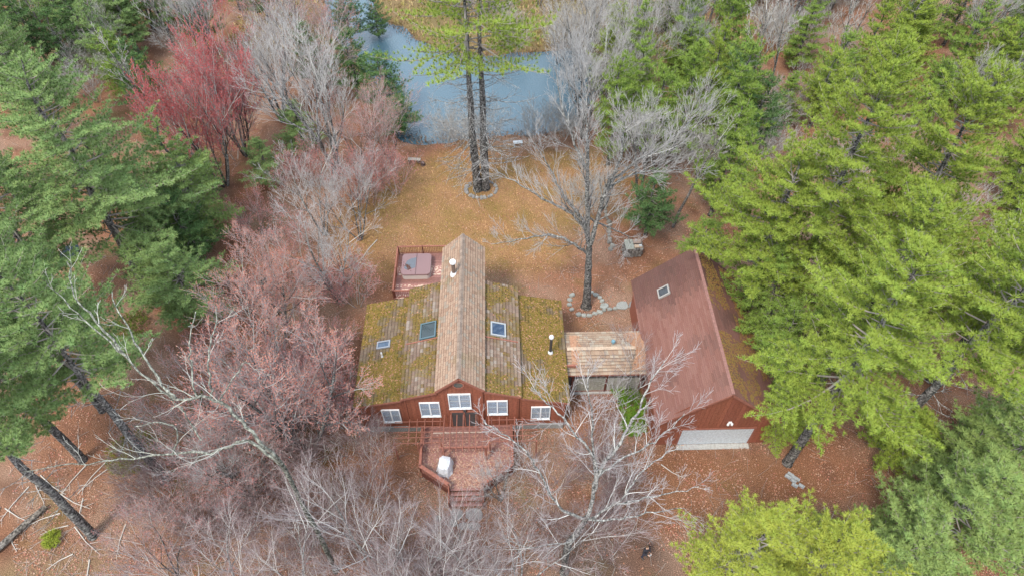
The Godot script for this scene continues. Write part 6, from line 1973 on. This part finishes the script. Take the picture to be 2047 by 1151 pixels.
func net(m: MB, bones: Array, cell: float, k: float, colour: Callable) -> void:
	var lo := Vector3.ONE * 1e9
	var hi := -lo
	for b: Array in bones:
		var r := maxf(b[2], b[3]) + cell * 2.0
		for e: Vector3 in [b[0], b[1]]:
			lo = lo.min(e - Vector3.ONE * r)
			hi = hi.max(e + Vector3.ONE * r)
	var n := Vector3i(((hi - lo) / cell).ceil()) + Vector3i.ONE
	var f := PackedFloat32Array()
	f.resize(n.x * n.y * n.z)
	for z in n.z:
		for y in n.y:
			for x in n.x:
				f[x + n.x * (y + n.y * z)] = field(lo + Vector3(x, y, z) * cell, bones, k)
	var at := {}
	var step := [1, n.x, n.x * n.y]
	for z in n.z - 1:
		for y in n.y - 1:
			for x in n.x - 1:
				var i := x + n.x * (y + n.y * z)
				var sum := Vector3.ZERO
				var cnt := 0
				for e in 12:
					var ax := e / 4
					var u := (ax + 1) % 3
					var w := (ax + 2) % 3
					var o := Vector3.ZERO
					o[u] = e & 1
					o[w] = (e >> 1) & 1
					var j: int = i + int(o[u]) * step[u] + int(o[w]) * step[w]
					var a := f[j]
					var b := f[j + step[ax]]
					if (a < 0.0) != (b < 0.0):
						o[ax] = a / (a - b)
						sum += o
						cnt += 1
				if cnt:
					var p := lo + (Vector3(x, y, z) + sum / cnt) * cell
					at[i] = m.v.size()
					var ep := cell * 0.5
					var nn := Vector3(field(p + Vector3(ep, 0, 0), bones, k) - field(p - Vector3(ep, 0, 0), bones, k), field(p + Vector3(0, ep, 0), bones, k) - field(p - Vector3(0, ep, 0), bones, k), field(p + Vector3(0, 0, ep), bones, k) - field(p - Vector3(0, 0, ep), bones, k)).normalized()
					m.v.append(p)
					m.n.append(nn)
					m.c.append(colour.call(p))
	for z in range(1, n.z - 1):
		for y in range(1, n.y - 1):
			for x in range(1, n.x - 1):
				var i := x + n.x * (y + n.y * z)
				for ax in 3:
					var a := f[i]
					var b := f[i + step[ax]]
					if (a < 0.0) == (b < 0.0):
						continue
					var u: int = step[(ax + 1) % 3]
					var w: int = step[(ax + 2) % 3]
					if not (at.has(i) and at.has(i - u) and at.has(i - w) and at.has(i - u - w)):
						continue
					var q := [at[i - u - w], at[i - w], at[i], at[i - u]]
					if a >= 0.0:
						q.reverse()
					m.ix.append_array(PackedInt32Array([q[0], q[2], q[1], q[0], q[3], q[2]]))


func build_person() -> void:
	rng.seed = 3
	var t := thing("person", "person in dark clothes standing on the driveway holding a small controller", "person", Vector3(8.3, ground_y(8.3, -14.35), -14.35), 35.0)
	var skin := Color(0.52, 0.33, 0.25)
	var black := Color(0.022, 0.022, 0.028)
	var navy := Color(0.03, 0.035, 0.055)
	var body := MB.new()
	var bones := [
		[Vector3(0, 0.98, 0), Vector3(0, 1.20, 0), 0.145, 0.14], [Vector3(-0.07, 1.34, 0), Vector3(0.07, 1.34, 0), 0.13, 0.13], [Vector3(-0.17, 1.42, 0), Vector3(0.17, 1.42, 0), 0.07, 0.07], [Vector3(0, 1.42, 0), Vector3(0, 1.56, 0.02), 0.058, 0.055]]
	for s: float in [-1.0, 1.0]:
		bones.append([Vector3(s * 0.09, 0.93, 0), Vector3(s * 0.12, 0.50, 0.02), 0.105, 0.065])
		bones.append([Vector3(s * 0.12, 0.50, 0.02), Vector3(s * 0.13, 0.09, -0.02), 0.066, 0.045])
		bones.append([Vector3(s * 0.13, 0.05, -0.05), Vector3(s * 0.15, 0.04, 0.17), 0.052, 0.042])
		bones.append([Vector3(s * 0.20, 1.41, 0), Vector3(s * 0.26, 1.14, 0.04), 0.062, 0.05])
		bones.append([Vector3(s * 0.26, 1.14, 0.04), Vector3(s * 0.11, 1.14, 0.27), 0.047, 0.034])
	net(body, bones, 0.028, 0.05, func(p: Vector3) -> Color:
		if p.y > 1.50:
			return skin
		if p.y < 0.085:
			return Color(0.06, 0.055, 0.05)
		return black if p.y > 0.92 else navy)
	# head with a face, its own finer grid
	var face := [[Vector3(0, 1.66, 0.02), Vector3(0, 1.71, 0.0), 0.082, 0.09], [Vector3(0, 1.595, 0.055), Vector3(0, 1.61, 0.05), 0.042, 0.05], [Vector3(0, 1.655, 0.105), Vector3(0, 1.625, 0.12), 0.011, 0.017]]
	for s: float in [-1.0, 1.0]:
		face.append([Vector3(s * 0.086, 1.66, 0.0), Vector3(s * 0.088, 1.63, 0.005), 0.016, 0.012])
	net(body, face, 0.011, 0.02, func(p: Vector3) -> Color:
		if absf(p.y - 1.665) < 0.012 and p.z > 0.085 and absf(absf(p.x) - 0.034) < 0.016:
			return Color(0.03, 0.025, 0.02)
		if absf(p.y - 1.594) < 0.008 and p.z > 0.08 and absf(p.x) < 0.028:
			return Color(0.40, 0.15, 0.13)
		return skin)
	# hands: palm and five bent fingers closed on the controller
	for s: float in [-1.0, 1.0]:
		var w := Vector3(s * 0.11, 1.14, 0.27)
		var hand := [[w, w + Vector3(-s * 0.012, 0.004, 0.07), 0.026, 0.034]]
		for k in 4:
			var b := w + Vector3(-s * 0.012, 0.02 - 0.019 * k, 0.095)
			var l: float = [0.034, 0.040, 0.037, 0.028][k]
			var mid := b + Vector3(s * 0.004, 0.0, l)
			hand.append([b - Vector3(0, 0, 0.02), mid, 0.0098, 0.0088])
			hand.append([mid, mid + Vector3(-s * l * 0.85, -0.004, 0.004), 0.0088, 0.0075])
		var th := w + Vector3(-s * 0.022, 0.028, 0.035)
		hand.append([th, th + Vector3(-s * 0.028, 0.016, 0.025), 0.0115, 0.010])
		hand.append([th + Vector3(-s * 0.028, 0.016, 0.025), th + Vector3(-s * 0.042, 0.012, 0.05), 0.010, 0.008])
		net(body, hand, 0.007, 0.010, func(_p: Vector3) -> Color: return skin)
	obj("body", body.mesh(), mats["cloth"], t)
	var hair := MB.new()
	net(hair, [[Vector3(0, 1.735, -0.012), Vector3(0, 1.70, -0.03), 0.088, 0.092], [Vector3(0, 1.64, -0.06), Vector3(0, 1.70, -0.05), 0.055, 0.07]], 0.014, 0.03, func(_p: Vector3) -> Color: return Color(0.10, 0.055, 0.03))
	obj("hair", hair.mesh(), mats["cloth"], t)
	var c := thing("remote_controller", "small grey controller in the standing person's hands", "controller", t.position + t.basis * Vector3(0, 1.145, 0.37), 35.0)
	var cm := MB.new()
	cm.box(Vector3.ZERO, Vector3(0.17, 0.03, 0.09), Color(0.3, 0.31, 0.32))
	obj("case", cm.mesh(), mats["plastic"], c)
	for s: float in [-1.0, 1.0]:
		put_box("stick", c, Vector3(s * 0.045, 0.025, 0.0), Vector3(0.01, 0.022, 0.01), mats["dark_metal"])
	put_box("screen", c, Vector3(0, 0.055, -0.05), Vector3(0.14, 0.075, 0.008), mats["dark_metal"], Basis(Vector3.RIGHT, -0.5))


# ---------------------------------------------------------------- the scene
func _ready() -> void:
	# camera: a drone 44 m up, looking down at the cabin
	var cam := Camera3D.new()
	cam.name = "camera"
	cam.position = Vector3(0, 44.0, 0)
	cam.rotation_degrees = Vector3(-50.5, 0, 0)
	cam.fov = 45.70
	cam.near = 0.5
	cam.far = 3000.0
	add_child(cam)
	cam.current = true
	# bright overcast sky
	var sky_mat := ProceduralSkyMaterial.new()
	sky_mat.sky_top_color = Color(0.80, 0.86, 0.93)
	sky_mat.sky_horizon_color = Color(0.86, 0.88, 0.90)
	sky_mat.ground_horizon_color = Color(0.5, 0.47, 0.42)
	sky_mat.ground_bottom_color = Color(0.3, 0.27, 0.22)
	sky_mat.sky_energy_multiplier = 1.0
	var sky := Sky.new()
	sky.sky_material = sky_mat
	var env := Environment.new()
	env.background_mode = Environment.BG_SKY
	env.sky = sky
	env.tonemap_mode = Environment.TONE_MAPPER_LINEAR
	env.tonemap_exposure = 2.5
	env.sdfgi_enabled = true
	env.ssao_enabled = true
	env.ssil_enabled = true
	var we := WorldEnvironment.new()
	we.name = "world_environment"
	we.environment = env
	add_child(we)
	# thin-cloud sun, high on the left in front of the house, very soft
	var sun := DirectionalLight3D.new()
	sun.name = "sun"
	sun.light_color = Color(1.0, 0.965, 0.91)
	sun.light_energy = 0.5
	sun.light_angular_distance = 14.0
	sun.shadow_enabled = true
	sun.rotation_degrees = Vector3(-58, -38, 0)
	add_child(sun)

	noise_a.seed = 4
	noise_a.frequency = 0.02
	noise_a.fractal_octaves = 4
	noise_b.seed = 9
	noise_b.frequency = 0.02
	noise_b.fractal_octaves = 3
	for q: Vector2 in POND:
		pond_poly.append(q)
	make_materials()
	make_paints()
	make_needles()
	build_ground()
	print("ground ", Time.get_ticks_msec())
	build_house()
	build_breezeway()
	build_garage()
	build_decks()
	print("buildings ", Time.get_ticks_msec())
	build_trees()
	print("trees ", Time.get_ticks_msec())
	build_small_things()
	build_person()
	print("done ", Time.get_ticks_msec())
